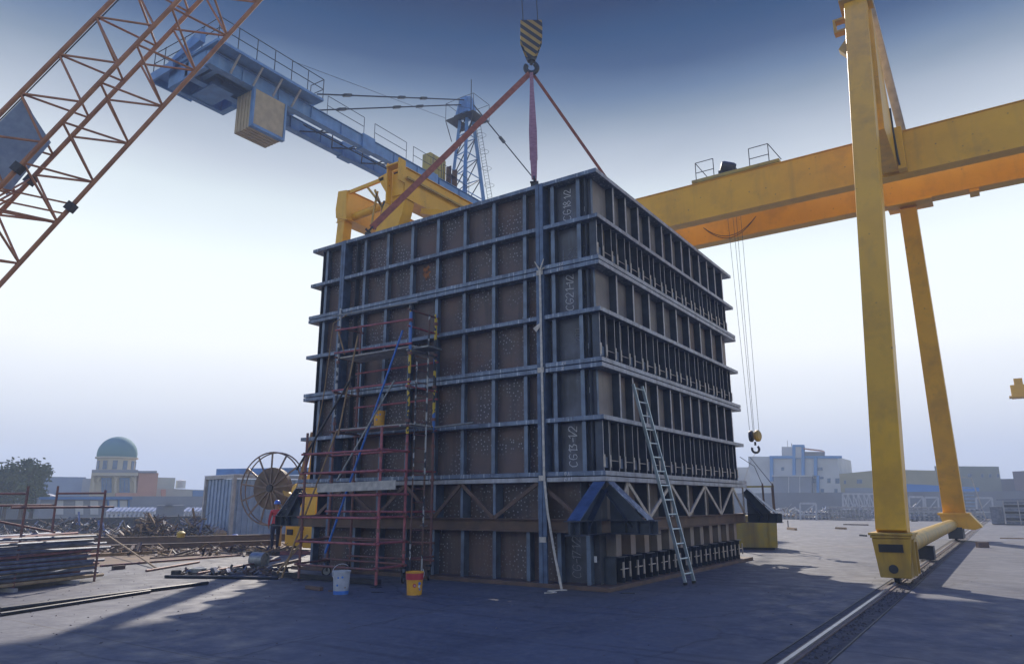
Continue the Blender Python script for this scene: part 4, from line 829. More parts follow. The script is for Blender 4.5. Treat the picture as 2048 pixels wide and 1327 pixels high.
# ------------------------------------------------------------------ ground, rail
def concrete():
    m = mat('yard_concrete', (.10, .105, .12), (.06, .065, .08), .35, .8, 0, .25, 6, detail=10, lo=.3, hi=.7); t = m.node_tree; n = t.nodes; l = t.links.new; b = n['Principled BSDF']
    co = n.new('ShaderNodeTexCoord')
    def noise(s, d=6, sx_=1, sy_=1):
        mp = n.new('ShaderNodeMapping'); mp.inputs['Scale'].default_value = (sx_, sy_, 1); mp.inputs['Rotation'].default_value = (0, 0, .5); l(co.outputs['Object'], mp.inputs[0])
        q = n.new('ShaderNodeTexNoise'); q.inputs['Scale'].default_value = s; q.inputs['Detail'].default_value = d; l(mp.outputs[0], q.inputs['Vector']); return q.outputs['Fac']
    def rng(s, a, c, lo_=0, hi_=1):
        q = n.new('ShaderNodeMapRange'); q.inputs[1].default_value = a; q.inputs[2].default_value = c; q.inputs[3].default_value = lo_; q.inputs[4].default_value = hi_; l(s, q.inputs[0]); return q.outputs[0]
    out = b.inputs['Base Color'].links[0].from_socket
    def over(f, c):
        nonlocal out
        x = n.new('ShaderNodeMix'); x.data_type = 'RGBA'; l(f, x.inputs[0]); l(out, x.inputs[6]); x.inputs[7].default_value = (*c, 1); out = x.outputs[2]
    over(rng(noise(.9, 8, 1, .25), .5, .72, 0, .55), (.036, .039, .05))      # long scuffs
    over(rng(noise(.22, 5), .55, .7, 0, .5), (.14, .12, .10))              # broad stains
    over(rng(noise(9, 8), .45, .75, 0, .6), (.14, .143, .152))
    over(rng(noise(40, 3), .60, .72, 0, .45), (.05, .05, .06))
    # slab joints
    br = n.new('ShaderNodeTexBrick'); br.offset = 0; br.inputs['Scale'].default_value = 1; br.inputs['Brick Width'].default_value = 6; br.inputs['Row Height'].default_value = 5.5; br.inputs['Mortar Size'].default_value = .018; br.inputs['Mortar Smooth'].default_value = .3
    mp = n.new('ShaderNodeMapping'); mp.inputs['Location'].default_value = (1.2, 2.4, 0); l(co.outputs['Object'], mp.inputs[0]); l(mp.outputs[0], br.inputs['Vector'])
    over(rng(br.outputs['Fac'], 0, 1, 0, .8), (.06, .055, .05))
    # fine cracks and tyre marks
    vo = n.new('ShaderNodeTexVoronoi'); vo.feature = 'DISTANCE_TO_EDGE'; vo.inputs['Scale'].default_value = .28
    wn = n.new('ShaderNodeTexNoise'); wn.inputs['Scale'].default_value = 1.5; wn.inputs['Detail'].default_value = 6; l(co.outputs['Object'], wn.inputs['Vector'])
    wm = n.new('ShaderNodeMix'); wm.data_type = 'RGBA'; wm.inputs[0].default_value = .35; l(co.outputs['Object'], wm.inputs[6]); l(wn.outputs['Color'], wm.inputs[7]); l(wm.outputs[2], vo.inputs['Vector'])
    over(rng(vo.outputs['Distance'], .0, .006, .65, 0), (.025, .025, .03))
    over(rng(noise(1.1, 9, .15, 3.5), .58, .66, 0, .45), (.03, .032, .042))
    over(rng(noise(3.5, 5, .4, 1.6), .62, .72, 0, .4), (.15, .15, .16))
    l(out, b.inputs['Base Color'])
    l(rng(noise(2.2, 4), .3, .7, .55, .9), b.inputs['Roughness'])
    return m
M['concrete'] = concrete()
GS = 560
tag(ob('ground', MB().add([(-GS, -GS, 0), (GS, -GS, 0), (GS, GS, 0), (-GS, GS, 0)], [(0, 1, 2, 3)]), M['concrete']), kind='structure')
M['dirt'] = mat('sandy_dirt', (.22, .155, .095), (.13, .10, .075), 1.3, .95, 0, .4, 12, spots=((.3, .27, .22), 3.5, .2, .7, .4, .6))
dl = [G(0, 1143), G(180, 1133), G(330, 1124), G(480, 1112), G(560, 1108), G(600, 1104), G(612, 1080), G(600, 1062), G(420, 1074), G(200, 1072), G(0, 1075)]
tag(ob('dirt_ground', MB().add([(p.x, p.y, .004) for p in dl], [tuple(range(len(dl)))]), M['dirt']), kind='structure')
M['rubble'] = mat('rail_ballast', (.05, .045, .045), (.10, .09, .085), 9, .95, 0, .8, 20)
tag(ob('rail_bed', MB().add([(4.22, -40, .004), (4.78, -40, .004), (4.78, 76, .004), (4.22, 76, .004)], [(0, 1, 2, 3)]), M['rubble']), kind='structure')
M['railtop'] = mat('rail_polished_steel', (.42, .42, .43), (.3, .3, .31), 5, .35, .7)
cr_ = thing('crane_rail', (4.42, 0, 0), 'long steel crane rail set flush in the yard, running away under the right hand legs', 'rail')
ob('rail_head', MB().box(4.395, 4.445, -40, 76, .022, .045), M['railtop'], cr_); ob('rail_foot', MB().box(4.34, 4.5, -40, 76, .006, .022), M['ledge'], cr_)
tag(ob('kerb_angle', MB().box(4.78, 4.80, -40, 76, .0, .012), M['dark']), 'steel edging angle on the outer side of the rail groove', 'edging', 'edging angles of the rail groove'); 
tag(ob('kerb_angle', MB().box(4.20, 4.22, -40, 76, .0, .012), M['dark']), 'steel edging angle on the box side of the rail groove', 'edging', 'edging angles of the rail groove')
m = MB()
for i in range(900):
    x, y = random.uniform(4.50, 4.76), random.choice((random.uniform(-8, 10), random.uniform(-8, 60))); r = random.uniform(.008, .03); a = random.random()*3
    m.add([(x+r*math.cos(a+k*2.1)*random.uniform(.7, 1.2), y+r*math.sin(a+k*2.1), .006) for k in range(3)]+[(x, y, .006+r*.8)], [(0, 1, 3), (1, 2, 3), (2, 0, 3)])
tag(ob('gravel', m, M['rubble']), kind='stuff')

rg = random.Random(5); m = MB()
for i in range(1500):
    x, y = rg.uniform(-14, 9), rg.uniform(-10, 6)
    if (-9.8 < x < .5 and y > -.4) or rg.random() > .25+.75*(x < -3): continue
    r = rg.uniform(.006, .022); a = rg.random()*3
    m.add([(x+r*math.cos(a+k*2.1)*rg.uniform(.6, 1.5), y+r*math.sin(a+k*2.1), .001) for k in range(3)]+[(x, y, r*.7)], [(0, 1, 3), (1, 2, 3), (2, 0, 3)])
tag(ob('grit', m, M['scrap']), kind='stuff')
# ------------------------------------------------------------------ pipe rack and stacked tubes on the left
ra, rb2 = V((-10.45, -5.25, 0)), V((-10.77, -4.39, 0))
pd = V((-.35, .94, 0)).normalized(); pn = V((-.94, -.35, 0)).normalized()
rk0 = G(188, 1162); rk1 = G(25, 1182)
rack = thing('tube_rack', (rk1+rk0)/2, 'rusty maroon tube rack of upright posts and cross rails at the far left', 'rack')
def post(p, z): return ob('post', MB().tube((p.x, p.y, 0), (p.x, p.y, z), .026, 8), M['maroon'], rack, True)
bk = V((.0, .0, 0)); rk2, rk3 = rk0+pn*1.35, rk1+pn*1.35
post(rk0, 2.0); post(rk1, 2.05); post(rk2, 2.1); post(rk3, 2.1)
for p, q, z in ((rk0, rk2, 1.93), (rk1, rk3, 1.9), (rk0, rk1, 1.62), (rk2, rk3, 1.66)):
    a, b = V((p.x, p.y, z)), V((q.x, q.y, z)); d = (b-a).normalized(); ob('cross_rail', MB().tube(a-d*.28 if z == 1.62 else a, b+(d*.3 if z == 1.62 else d*.02), .024, 8), M['maroon'], rack, True)
tag(ob('pole', MB().tube(rk1+V((0, 0, 1.55))-pd*1.4+pn*.2, rk1+V((0, 0, 1.1))+pd*.9+pn*.1, .022, 7), M['maroon'], None, True), 'maroon tube lying aslant on top of the stacked tubes at the left', 'pole')
for row in range(11):
    for col in range(7):
        z = .12 + row*.088; u = .10+col*.175+random.uniform(-.04, .04); e = random.uniform(-.25, .35)
        if row == 10 and col % 2: continue
        r = random.uniform(.024, .038); ln = random.uniform(4.2, 5.2); tl = random.uniform(-.018, .018)
        p = rk0 + pn*u + pd*(.15+e); p.z = z + tl*2
        q = p - pd*ln + pn*random.uniform(-.12, .12); q.z = max(.06, z - tl*2+random.uniform(-.03, .03))
        k = random.choice(('pipeA', 'pipeA', 'pipeB', 'pipeB', 'pipeC' if random.random() < .4 else 'pipeA'))
        o = ob('scaffold_tube', MB().tube(p, q, r, 7), M[k], None, True)
        tag(o, {'pipeA': 'maroon tube lying in the rack stack at the left', 'pipeB': 'grey steel tube lying in the rack stack at the left', 'pipeC': 'tan tube lying in the rack stack at the left'}[k], 'tube', 'tubes stacked in the rack')
for t in (.5, 2.0, 3.6):
    a = rk0+pn*-.05-pd*t; b = rk0+pn*1.45-pd*t; tag(ob('bearer', MB().beam((a.x, a.y, .035), (b.x, b.y, .035), .09, .07), M['white'] if t > 3 else M['contframe']), 'pale timber bearer under the stacked tubes', 'timber', 'bearers under the tube stack')
# tubes and bars lying on the ground, given by their two ends in the yard
GR = 'tubes and bars scattered on the concrete'
def bar(x0, y0, x1, y1, r, mt, lab, name='tube', sq=False, z0=0, z1=0, grp=GR):
    a, b = G(x0, y0), G(x1, y1); a.z = r+.001+z0; b.z = r+.001+z1
    o = ob(name, MB().beam(a, b, r*2, r*2) if sq else MB().tube(a, b, r, 8), M[mt], None, not sq); return tag(o, lab, 'tube' if not sq else 'bar', grp)
bar(330, 1155, 556, 1158, .035, 'dark', 'thick dark tube lying level in front of the debris, nearest the sunlit strip')
bar(0, 1222, 415, 1168, .035, 'dark', 'longest dark tube, reaching from the left frame edge across the bright concrete')
bar(0, 1232, 300, 1185, .03, 'dark', 'second long dark tube just below the longest one')
bar(292, 1143, 398, 1125, .03, 'maroon', 'maroon tube with couplers lying right of the sloping rack pole')
bar(208, 1099, 312, 1137, .025, 'tan', 'tube sloping down from the rack to the concrete', z0=.55)
bar(200, 1133, 480, 1111, .03, 'maroon', 'long maroon tube along the edge of the dirt')
bar(395, 1152, 560, 1127, .03, 'maroon', 'maroon tube lying in the clutter of fittings', z0=.04, z1=.1)
bar(420, 1148, 610, 1133, .028, 'dark', 'dark tube ending beside the scaffold foot')
bar(520, 1140, 600, 1122, .04, 'ledge', 'rusty bar pointing at the scaffold foot', 'bar', True)
bar(470, 1107, 590, 1108, .05, 'dark', 'dark square bar lying in front of the worker', 'bar', True, z0=.0)
bar(560, 1109, 640, 1108, .06, 'pipeA', 'maroon square beam lying behind the scaffold foot', 'bar', True)
bar(60, 1110, 330, 1098, .03, 'tan', 'tan timber lying on the dirt left of centre', 'bar', True)
bar(300, 1117, 400, 1110, .025, 'ledge', 'short rusty bar on the sandy dirt', 'bar', True)
bar(420, 1100, 520, 1095, .03, 'contframe', 'pale grey bar on the dirt left of the worker', 'bar', True)
bar(225, 1139, 248, 1137, .05, 'ledge', 'rusty block lying right of the tube rack', 'bar', True)
for (a, b, c, d, r, mt, lab) in ((0, 1092, 610, 1079, .14, 'ledge', 'long rusty I beam lying along the back of the dirt'), (150, 1103, 560, 1089, .1, 'ledge', 'second rusty I beam lying in front of the longest one'), (100, 1118, 420, 1101, .05, 'tan', 'weathered low beam lying on the dirt nearest the concrete')):
    p, q = G(a, b), G(c, d); o = ob('steel_beam', MB().ibeam((p.x, p.y, r), (q.x, q.y, r), r*1.4, r*2, .02), M[mt]); tag(o, lab, 'steel beam', 'beams lying in the dirt')
# drum-like offcuts and couplers
for i, (x, y, r, h, mt, lab) in enumerate(((512, 1133, .2, .4, 'galv', 'grey drum lying on its side behind the tubes'), (352, 1150, .12, .12, 'dark', 'dark scaffold coupler heap left of the tin ring'), (395, 1147, .2, .14, 'galv', 'grey tin ring among the fittings'), (422, 1146, .12, .1, 'dark', 'small dark tin beside the ring'))):
    p = G(x, y); o = ob('drum', MB().lathe((p.x, p.y-(h if i == 0 else 0)*.3, r if i == 0 else 0), [(0, 0), (r, 0), (r, h), (r*.85, h), (r*.8, h*.9), (0, h*.9)], 20, (1, .3, 0) if i == 0 else (0, 0, 1)), M[mt], None, True); tag(o, lab, 'drum' if i == 0 else 'tin')
def heap(name, x0, x1, yb, hgt, n_, mt, cols, seed, depth=2.5, ln=(.3, 1.3)):
    rnd = random.Random(seed); a, b = G(x0, yb), G(x1, yb); bk_ = V((-.6, .8, 0)); ms = {k: MB() for k in cols}
    for i in range(n_):
        u = rnd.random(); v = rnd.random(); hh = hgt*(1-abs(2*u-1)**1.6)*(1-abs(2*v-1)**2)
        p = a.lerp(b, u)+bk_*v*depth; p.z = rnd.uniform(.03, max(.06, hh))
        d = V((rnd.uniform(-1, 1), rnd.uniform(-1, 1), rnd.uniform(-.5, .7))).normalized()*rnd.uniform(*ln)*.5
        q0, q1 = p-d, p+d; q0.z = max(.02, q0.z); q1.z = max(.02, q1.z)
        if (q1-q0).length < .05: continue
        w_ = rnd.uniform(.02, .1); ms[rnd.choice(cols)].beam(q0, q1, w_, rnd.choice((w_, .02, .02)))
    for k, m in ms.items(): yield m, k
def stuffheap(name, *a, **k):
    parts = list(heap(name, *a, **k)); m0 = MB(); o = ob(name, parts[0][0], M[parts[0][1]]); tag(o, kind='stuff')
    for m, kk in parts[1:]:
        if m.v: ob('scrap_layer', m, M[kk], o)['kind'] = 'stuff'
stuffheap('scrap_heap', 225, 330, 1083, 1.15, 600, 'x', ('scrap', 'dark', 'ledge', 'scrap', 'tan'), 3)
stuffheap('scrap_heap', 310, 420, 1078, 1.05, 420, 'x', ('scrap', 'pipeB', 'contframe', 'tan'), 4)
stuffheap('scrap_heap', -60, 230, 1075, .9, 600, 'x', ('scrap', 'dark', 'ledge', 'pipeB'), 5, depth=6)
stuffheap('dirt_debris', 60, 560, 1112, .12, 260, 'x', ('tan', 'ledge', 'ledge', 'dark', 'scrap'), 6, depth=3.5, ln=(.1, .8))
stuffheap('coupler_litter', 360, 560, 1150, .10, 160, 'x', ('dark', 'pipeB', 'ledge', 'scrap'), 8, depth=1.0, ln=(.06, .3))
for i, (x, y, s_, mt, lab) in enumerate(((440, 1070, .45, 'tan', 'small brown crate before the container'), (362, 1068, .22, 'skip', 'dull yellow sack on the scrap heap'), (470, 1072, .3, 'bucketblue', 'small blue tub at the container foot'))):
    p = G(x, y, .2 if i != 1 else .6); o = ob('crate' if i == 0 else 'sack' if i == 1 else 'tub', MB().lathe((p.x, p.y, 0 if i != 1 else .5), [(0, 0), (s_*.6, 0), (s_*.7, s_*.7), (s_*.3, s_), (0, s_)], 9 if i else 4), M[mt], None, i == 1); tag(o, lab, ('crate', 'sack', 'tub')[i])

# container
c0 = G(403, 1070); c1 = G(459, 1074); 
u1 = (c1-c0).normalized(); w1 = (c1-c0).length; u2 = V((-u1.y, u1.x, 0)); u3 = V((0, 0, 1))
u2 = V((.35, .94, 0)).normalized()
co_ = thing('shipping_container', (c0+c1)/2, 'pale blue corrugated container cabin left of the cable reel', 'container')
CH, CD = 3.1, 5.2
def cp(a, b, z): return c0+u1*a+u2*b+u3*z
m = MB(); n_ = 15; pts = []
for i in range(n_):
    a0 = .1+(w1-.2)*i/n_; st = (w1-.2)/n_; dd = .0 if i % 2 else .06
    pts += [cp(a0, dd, .12), cp(a0+st*.999, dd, .12)]
for i in range(len(pts)-1):
    a, b = pts[i], pts[i+1]; m.add([a, b, b+u3*(CH-.3), a+u3*(CH-.3)], [(0, 1, 2, 3)])
ob('front_wall', m, M['contblue'], co_)
m = MB(); pts = []; n_ = 34
for i in range(n_):
    b0 = .1+(CD-.2)*i/n_; st = (CD-.2)/n_; dd = .0 if i % 2 else .05; pts += [cp(w1-dd, b0, .12), cp(w1-dd, b0+st*.999, .12)]
for i in range(len(pts)-1):
    a, b = pts[i], pts[i+1]; m.add([a, b, b+u3*(CH-.3), a+u3*(CH-.3)], [(0, 1, 2, 3)])
ob('side_wall', m, M['contblue'], co_)
m = MB()
for a, b in ((0, 0), (w1, 0), (w1, CD)): m.beam(cp(a, b, 0), cp(a, b, CH), .17, .17, u1)
m.beam(cp(0, 0, .07), cp(w1, 0, .07), .14, .14).beam(cp(0, 0, CH-.07), cp(w1, 0, CH-.07), .16, .16).beam(cp(w1, 0, CH-.07), cp(w1, CD, CH-.07), .16, .16).beam(cp(w1, 0, .07), cp(w1, CD, .07), .14, .14)
ob('frame', m, M['contframe'], co_); ob('roof', MB().prism([cp(-.1, -.1, CH+.01), cp(w1+.1, -.1, CH+.01), cp(w1+.1, CD+.1, CH+.01), cp(-.1, CD+.1, CH+.01)], u3*.05), M['white'], co_)
ob('back_wall', MB().prism([cp(.1, CD-.1, .1), cp(w1-.1, CD-.1, .1), cp(w1-.1, CD-.1, CH-.1), cp(.1, CD-.1, CH-.1)], u2*.05).prism([cp(.05, .1, .1), cp(.05, CD-.1, .1), cp(.05, CD-.1, CH-.1), cp(.05, .1, CH-.1)], u1*.03), M['contblue'], co_)
a = cp(.35, .4, CH+.25); b = a + (V((.94, .35, 0)))*6.2
o = tag(ob('roof_beam', MB().beam(a, b, .3, .36), M['bluecrane']), 'violet blue steel beam lying on top of the pale blue container', 'steel beam'); ob('band', MB().beam(a.lerp(b, .3), a.lerp(b, .34), .31, .37), M['tan'], o)
p = G(560, 1066); tag(ob('cabinet', MB().box(p.x-3.5, p.x-1.2, p.y-.5, p.y+.6, 0, 1.35).box(p.x-3.6, p.x-1.1, p.y-.6, p.y+.7, 1.351, 1.42), M['pipeB'], bevel=.02), 'low grey blue steel cabinet behind the cable reel', 'cabinet')

# ------------------------------------------------------------------ distant buildings
def pal(name, c): 
    if name not in M: M[name] = mat(name, c, tuple(x*.85 for x in c), .4, .85)
    return M[name]
CR = pal('cream_render', (.52, .47, .34)); WH = pal('pale_render', (.55, .56, .54)); BT = pal('blue_trim_paint', (.16, .33, .58)); TAN = pal('tan_sheet_cladding', (.38, .34, .2)); GRN = pal('grey_green_cladding', (.24, .26, .22))
BRK = pal('salmon_brick', (.50, .26, .17)); GLS = mat('window_glass', (.08, .13, .2), (.12, .18, .26), 2, .2); DOME = pal('green_dome_tiles', (.11, .24, .24)); BLU = pal('blue_sheet_wall', (.10, .22, .42)); GW = pal('grey_blockwork', (.26, .28, .31)); DK = pal('dark_roof', (.12, .13, .15))
class Bld:                              # a building whose front runs between two points of the yard's far edge
    def __init__(s, name, pl, dl, pr, dr, pt, depth, label, mt, cat='building', py0=1000, group=None, pt2=None):
        s.a, s.b = A(pl, py0, dl), A(pr, py0, dr); s.a.z = s.b.z = 0; s.pl, s.pr = pl, pr
        s.u = (s.b-s.a).normalized(); s.w = (s.b-s.a).length; s.n = V((-s.u.y, s.u.x, 0)); 
        if s.n.dot(s.a-CAM) < 0: s.n = -s.n
        s.h = A(pl, pt, dl).z; s.d = depth; s.dl, s.dr = dl, dr
        s.t = thing(name, s.a, label, cat, group)
        h2 = s.h if pt2 is None else A(pr, pt2, dr).z
        pts = [s.a, s.b, s.b+V((0, 0, h2)), s.a+V((0, 0, s.h))]; ob('wall', MB().prism(pts, s.n*depth), mt, s.t)
    def at(s, px, py, off=0):
        # point of the front plane seen at a place of the photograph
        d = ray(px, py); nn = s.n; k = (s.a-CAM).dot(nn)/d.dot(nn); return CAM+d*k-nn*off
    def panel(s, name, x0, y0, x1, y1, mt, t=.12, par=None):
        p = [s.at(x0, y1), s.at(x1, y1), s.at(x1, y0), s.at(x0, y0)]
        return ob(name, MB().prism(p, -s.n*t), mt, par or s.t)
    def window(s, x0, y0, x1, y1, fr=None):
        w_ = s.panel('window', x0-.5, y0-.5, x1+.5, y1+.5, fr or M['contframe'], .06); s.panel('pane', x0, y0, x1, y1, GLS, .10, w_); return w_
# left: villa with green dome
v = Bld('domed_villa', 176, 108, 268, 108, 941, 14, 'cream villa with a green dome and arched windows beyond the yard wall', CR, 'villa')
v.panel('cornice', 184, 945, 276, 951, CR, 1.0); v.panel('balustrade', 184, 939, 276, 944.5, GW, .5)
for cx_ in (213, 249):
    f = v.panel('window', cx_-10, 955, cx_+10, 984, BLU, .15); v.panel('pane', cx_-8, 958, cx_-1, 982, GLS, .2, f); v.panel('pane', cx_+1, 958, cx_+8, 982, GLS, .2, f)
    ob('arch', MB().path([v.at(cx_, 963, .25)+v.u*math.cos(q)*1.05+V((0, 0, 1))*math.sin(q)*1.0 for q in [math.pi*k/8 for k in range(9)]], .16, 6), CR, f)
for px in (186, 231, 270): v.panel('pilaster', px-2.5, 951, px+2.5, 990, CR, .35)
dc = v.at(231, 938)+v.n*3; dr_ = 31/FPX*110*1.0
ob('dome_drum', MB().lathe((dc.x, dc.y, v.h-.2), [(dr_*.97, 0), (dr_*.97, 1.9), (dr_*1.08, 1.95), (dr_*1.08, 2.15), (dr_*.9, 2.2)], 28), CR, v.t, True)
ob('dome', MB().lathe((dc.x, dc.y, v.h+1.95), [(dr_, 0)]+[(dr_*1.02*math.cos(a), .35+dr_*1.02*math.sin(a)) for a in [i*math.pi/2/10 for i in range(11)]], 32), DOME, v.t, True)
for i in range(12):
    a = i*math.pi/6; c = V((dc.x+math.cos(a)*dr_*.98, dc.y+math.sin(a)*dr_*.98, v.h+.9)); d = V((math.cos(a), math.sin(a), 0))
    if d.dot(CAM-dc) > -.2: ob('window', MB().beam(c+V((0, 0, -.6)), c+V((0, 0, .55)), .55, .08, V((-d.y, d.x, 0))), GLS, v.t)
v2 = Bld('brick_wing', 272, 108, 311, 109, 944, 10, 'salmon brick house wing joined right of the domed villa', BRK, 'house'); v2.panel('parapet', 272, 941, 312, 945, GW, .3); v2.panel('plinth', 230, 985, 300, 992, BRK, .3)
b = Bld('low_house', 311, 115, 470, 118, 975, 8, 'row of low cream houses right of the brick wing', pal('faded_cream', (.42, .43, .36)), 'house', pt2=982)
b.panel('brick_infill', 322, 978, 331, 992, BRK, .2); b.panel('blue_gate', 385, 980, 410, 992, BLU, .2)
ob('roof_room', MB().box(*(lambda p: (p.x-1.5, p.x+1.5, p.y-1, p.y+2, p.z-.4, p.z+1.3))(b.at(322, 972, -3))), pal('faded_cream', (.42, .43, .36)), b.t); ob('roof_tank', MB().lathe(b.at(372, 975, -3), [(0, 0), (.7, 0), (.7, 1.1), (0, 1.3)], 12), WH, b.t)
b = Bld('blue_warehouse', 60, 150, 166, 150, 952, 16, 'hazy blue warehouse left of the villa', pal('slate_blue_wall', (.16, .22, .32)), 'warehouse'); b = Bld('grey_shed', 160, 135, 182, 135, 956, 8, 'small dark grey shed tucked left of the villa', GW, 'shed')
b = Bld('blue_roofed_shed', 78, 78, 262, 80, 994, 4, 'long low workshop with a blue roof edge and pale doors', GW, 'workshop', py0=1020)
b.panel('roof_edge', 78, 993, 262, 998, BLU, .4)
for x in (110, 150, 180, 218, 238): b.panel('door', x, 1000, x+16, 1028, WH, .1)
for x in (214, 235, 255): b.panel('post', x, 998, x+3, 1030, BLU, .2)
p = A(98, 990, 95); tag(ob('tent', MB().lathe((p.x, p.y, p.z-1.2), [(2.6, 0), (2.5, .5), (1.5, .95), (.2, 1.35), (0, 1.4)], 8), M['contframe'], None), 'white peaked tent behind the workshop', 'tent')
def wall(name, pl, dl, pr, dr, pt, lab, mt, th=.2, py0=1020):
    a, b_ = A(pl, py0, dl), A(pr, py0, dr); h = A((pl+pr)/2, pt, (dl+dr)/2).z; a.z = b_.z = h/2; o = ob(name, MB().beam(a, b_, th, h), mt); return tag(o, lab, 'wall')
wall('boundary_wall', -250, 92, 700, 92, 992, 'long grey boundary wall behind the yard on the left', GW)
wall('low_wall', -200, 55, 430, 62, 1035, 'low dark concrete barrier behind the scrap heaps', M['dark'], .5)
wall('boundary_wall', 1330, 92, 2120, 90, 984, 'grey boundary wall behind the stacks on the right', GW)
b = Bld('concrete_block', 312, 62, 368, 62, 1010, 3, 'plain grey block house behind the scrap heap', GW, 'block', py0=1020); b.panel('vent', 330, 1004, 346, 1010, GW, .3)
for i, x in enumerate(range(215, 405, 9)):
    if 306 < x < 366: continue
    p, q = A(x, 1025, 66), A(x+11, 1017, 66.5); o = ob('precast_rail', MB().beam(p, q, .28, .3).beam((p.x, p.y, 0), p, .12, .12), M['white']); tag(o, 'pale slanting precast rail behind the low barrier', 'precast unit', 'slanting rails behind the low barrier')
# lamp and tree on the left
p = A(8, 980, 88); lp_ = thing('street_lamp', (p.x, p.y, 0), 'street lamp rising out of the tree at the far left edge', 'street lamp'); zt_ = A(8, 924, 88).z
ob('post', MB().tube((p.x, p.y, 0), (p.x, p.y, zt_), .07, 6), M['dark'], lp_); ob('arm', MB().beam((p.x, p.y, zt_), V((p.x, p.y, zt_))-rt*1.0, .12, .1), M['dark'], lp_)
M['leaf'] = mat('tree_leaves', (.05, .085, .03), (.10, .12, .04), .8, .8); M['bark'] = mat('tree_bark', (.12, .09, .06), None, 5, .9)
def tree(px, d, ptop, wpx, lab, seed):
    rnd = random.Random(seed); p = A(px, 1000, d); h = A(px, ptop, d).z; rr = wpx/FPX*d/2; t = thing('tree', (p.x, p.y, 0), lab, 'tree', 'trees at the far left')
    m = MB().tube((p.x, p.y, 0), (p.x, p.y, h*.55), .22, 8, .12)
    cl = []
    for i in range(12):
        a = rnd.uniform(0, 6.28); r_ = rr*rnd.uniform(.1, .75); z = h*rnd.uniform(.38, .86); c = V((p.x+math.cos(a)*r_, p.y+math.sin(a)*r_, z)); m.tube((p.x, p.y, h*.35), c, .08, 5, .02); cl.append((c, rr*rnd.uniform(.28, .48)*(1.1-z/h*.5)))
    cl.append((V((p.x, p.y, h*.92)), rr*.16)); ob('trunk', m, M['bark'], t)
    m = MB()
    for c, r_ in cl:
        for i in range(230):
            v = V((rnd.gauss(0, .75), rnd.gauss(0, .75), rnd.gauss(0, .6)))*r_; k = 1
            e = V((rnd.gauss(0, 1), rnd.gauss(0, 1), rnd.gauss(0, 1))).normalized(); f_ = e.orthogonal().normalized(); s_ = rnd.uniform(.1, .24)
            q = c+v; m.add([q-e*s_, q+f_*s_*.5, q+e*s_, q-f_*s_*.5], [(0, 1, 2, 3)])
    ob('crown', m, M['leaf'], t)
tree(45, 84, 915, 70, 'slender green tree with a pointed top at the left', 1); tree(12, 88, 938, 60, 'round bushy tree cut by the left frame edge', 2); tree(66, 80, 950, 42, 'smallest tree, right of the other two', 3); tree(-25, 86, 930, 70, 'broad tree just outside the left frame edge', 4)

# right: white and blue building
w_ = Bld('white_office', 1503, 125, 1684, 122, 912, 12, 'white three storey office with blue vertical stripes and a stair tower', WH, 'office building', pt2=913)
w_.panel('roof_band', 1540, 911, 1684, 916, BT, .3)
for x0, y0, x1, y1 in ((1541, 915, 1547, 962), (1586, 892, 1592, 950), (1604, 892, 1610, 950), (1629, 912, 1635, 950), (1634, 950, 1639, 985)): w_.panel('blue_stripe', x0, y0, x1, y1, BT, .45)
w_.panel('stair_tower', 1588, 891, 1608, 915, WH, .35); w_.panel('tower_cap', 1586, 889, 1609, 893, BT, .5); w_.panel('roof_house', 1564, 893, 1588, 914, WH, .2); w_.panel('penthouse', 1609, 903, 1650, 914, GW, .2)
p0 = w_.at(1610, 897); p1 = w_.at(1645, 901); ob('canopy', MB().beam(p0, p1, 3, .15), BRK, w_.t)
ob('aerial', MB().tube(w_.at(1575, 893), w_.at(1575, 880), .03, 5).tube(w_.at(1583, 892), w_.at(1583, 886), .05, 5), M['rope'], w_.t)
for x0, y0, x1, y1 in ((1563, 934, 1568, 940), (1636, 934, 1645, 940), (1655, 956, 1661, 965), (1671, 956, 1679, 966), (1642, 977, 1648, 984), (1669, 977, 1675, 984), (1625, 956, 1632, 965), (1640, 953, 1647, 957)): w_.window(x0, y0, x1, y1)
w_.panel('shed_front', 1550, 952, 1626, 985, GW, 1.0); w_.panel('shed_edge', 1548, 950, 1628, 952.5, WH, 1.2)
for x in (1580, 1602): w_.panel('shed_post', x, 953, x+1.5, 985, WH, 1.1)
b = Bld('white_annex', 1462, 132, 1506, 132, 934, 10, 'lower white building partly hidden by the box at the right', WH, 'building'); b.panel('blue_stripe', 1520-60, 945, 1475, 970, BT, .3)
b = Bld('tan_warehouse', 1684, 122, 1776, 122, 947, 14, 'tan warehouse with one barred window left of the near yellow leg', TAN, 'warehouse', pt2=938); b.window(1714, 958, 1724, 966); b.window(1688, 960, 1692, 967); b.panel('plinth', 1690, 975, 1776, 984, GW, .3)
b = Bld('gabled_warehouse', 1776, 124, 1880, 124, 938, 14, 'olive warehouse with a low gable seen between the yellow legs', TAN, 'warehouse', pt2=940)
b = Bld('grey_green_factory', 1878, 128, 2008, 128, 931, 14, 'grey green factory with a row of small square windows', GRN, 'factory', pt2=932)
for x0, x1 in ((1936, 1943), (1962, 1967), (1978, 1983), (1994, 1999)): b.window(x0, 947, x1, 954)
b = Bld('dark_factory', 2008, 128, 2036, 128, 957, 12, 'dark low factory at the right edge', pal('dark_cladding', (.17, .18, .2)), 'factory'); b = Bld('brown_block', 2034, 124, 2110, 120, 942, 10, 'brownish block cut by the right frame edge', pal('brown_cladding', (.2, .16, .18)), 'building'); 
b = Bld('blue_shed', 1800, 98, 1962, 100, 966, 6, 'bright blue sheet shed behind the legs', pal('bright_blue_sheet', (.12, .28, .6)), 'shed', pt2=974); b.window(1848, 983, 1861, 991)
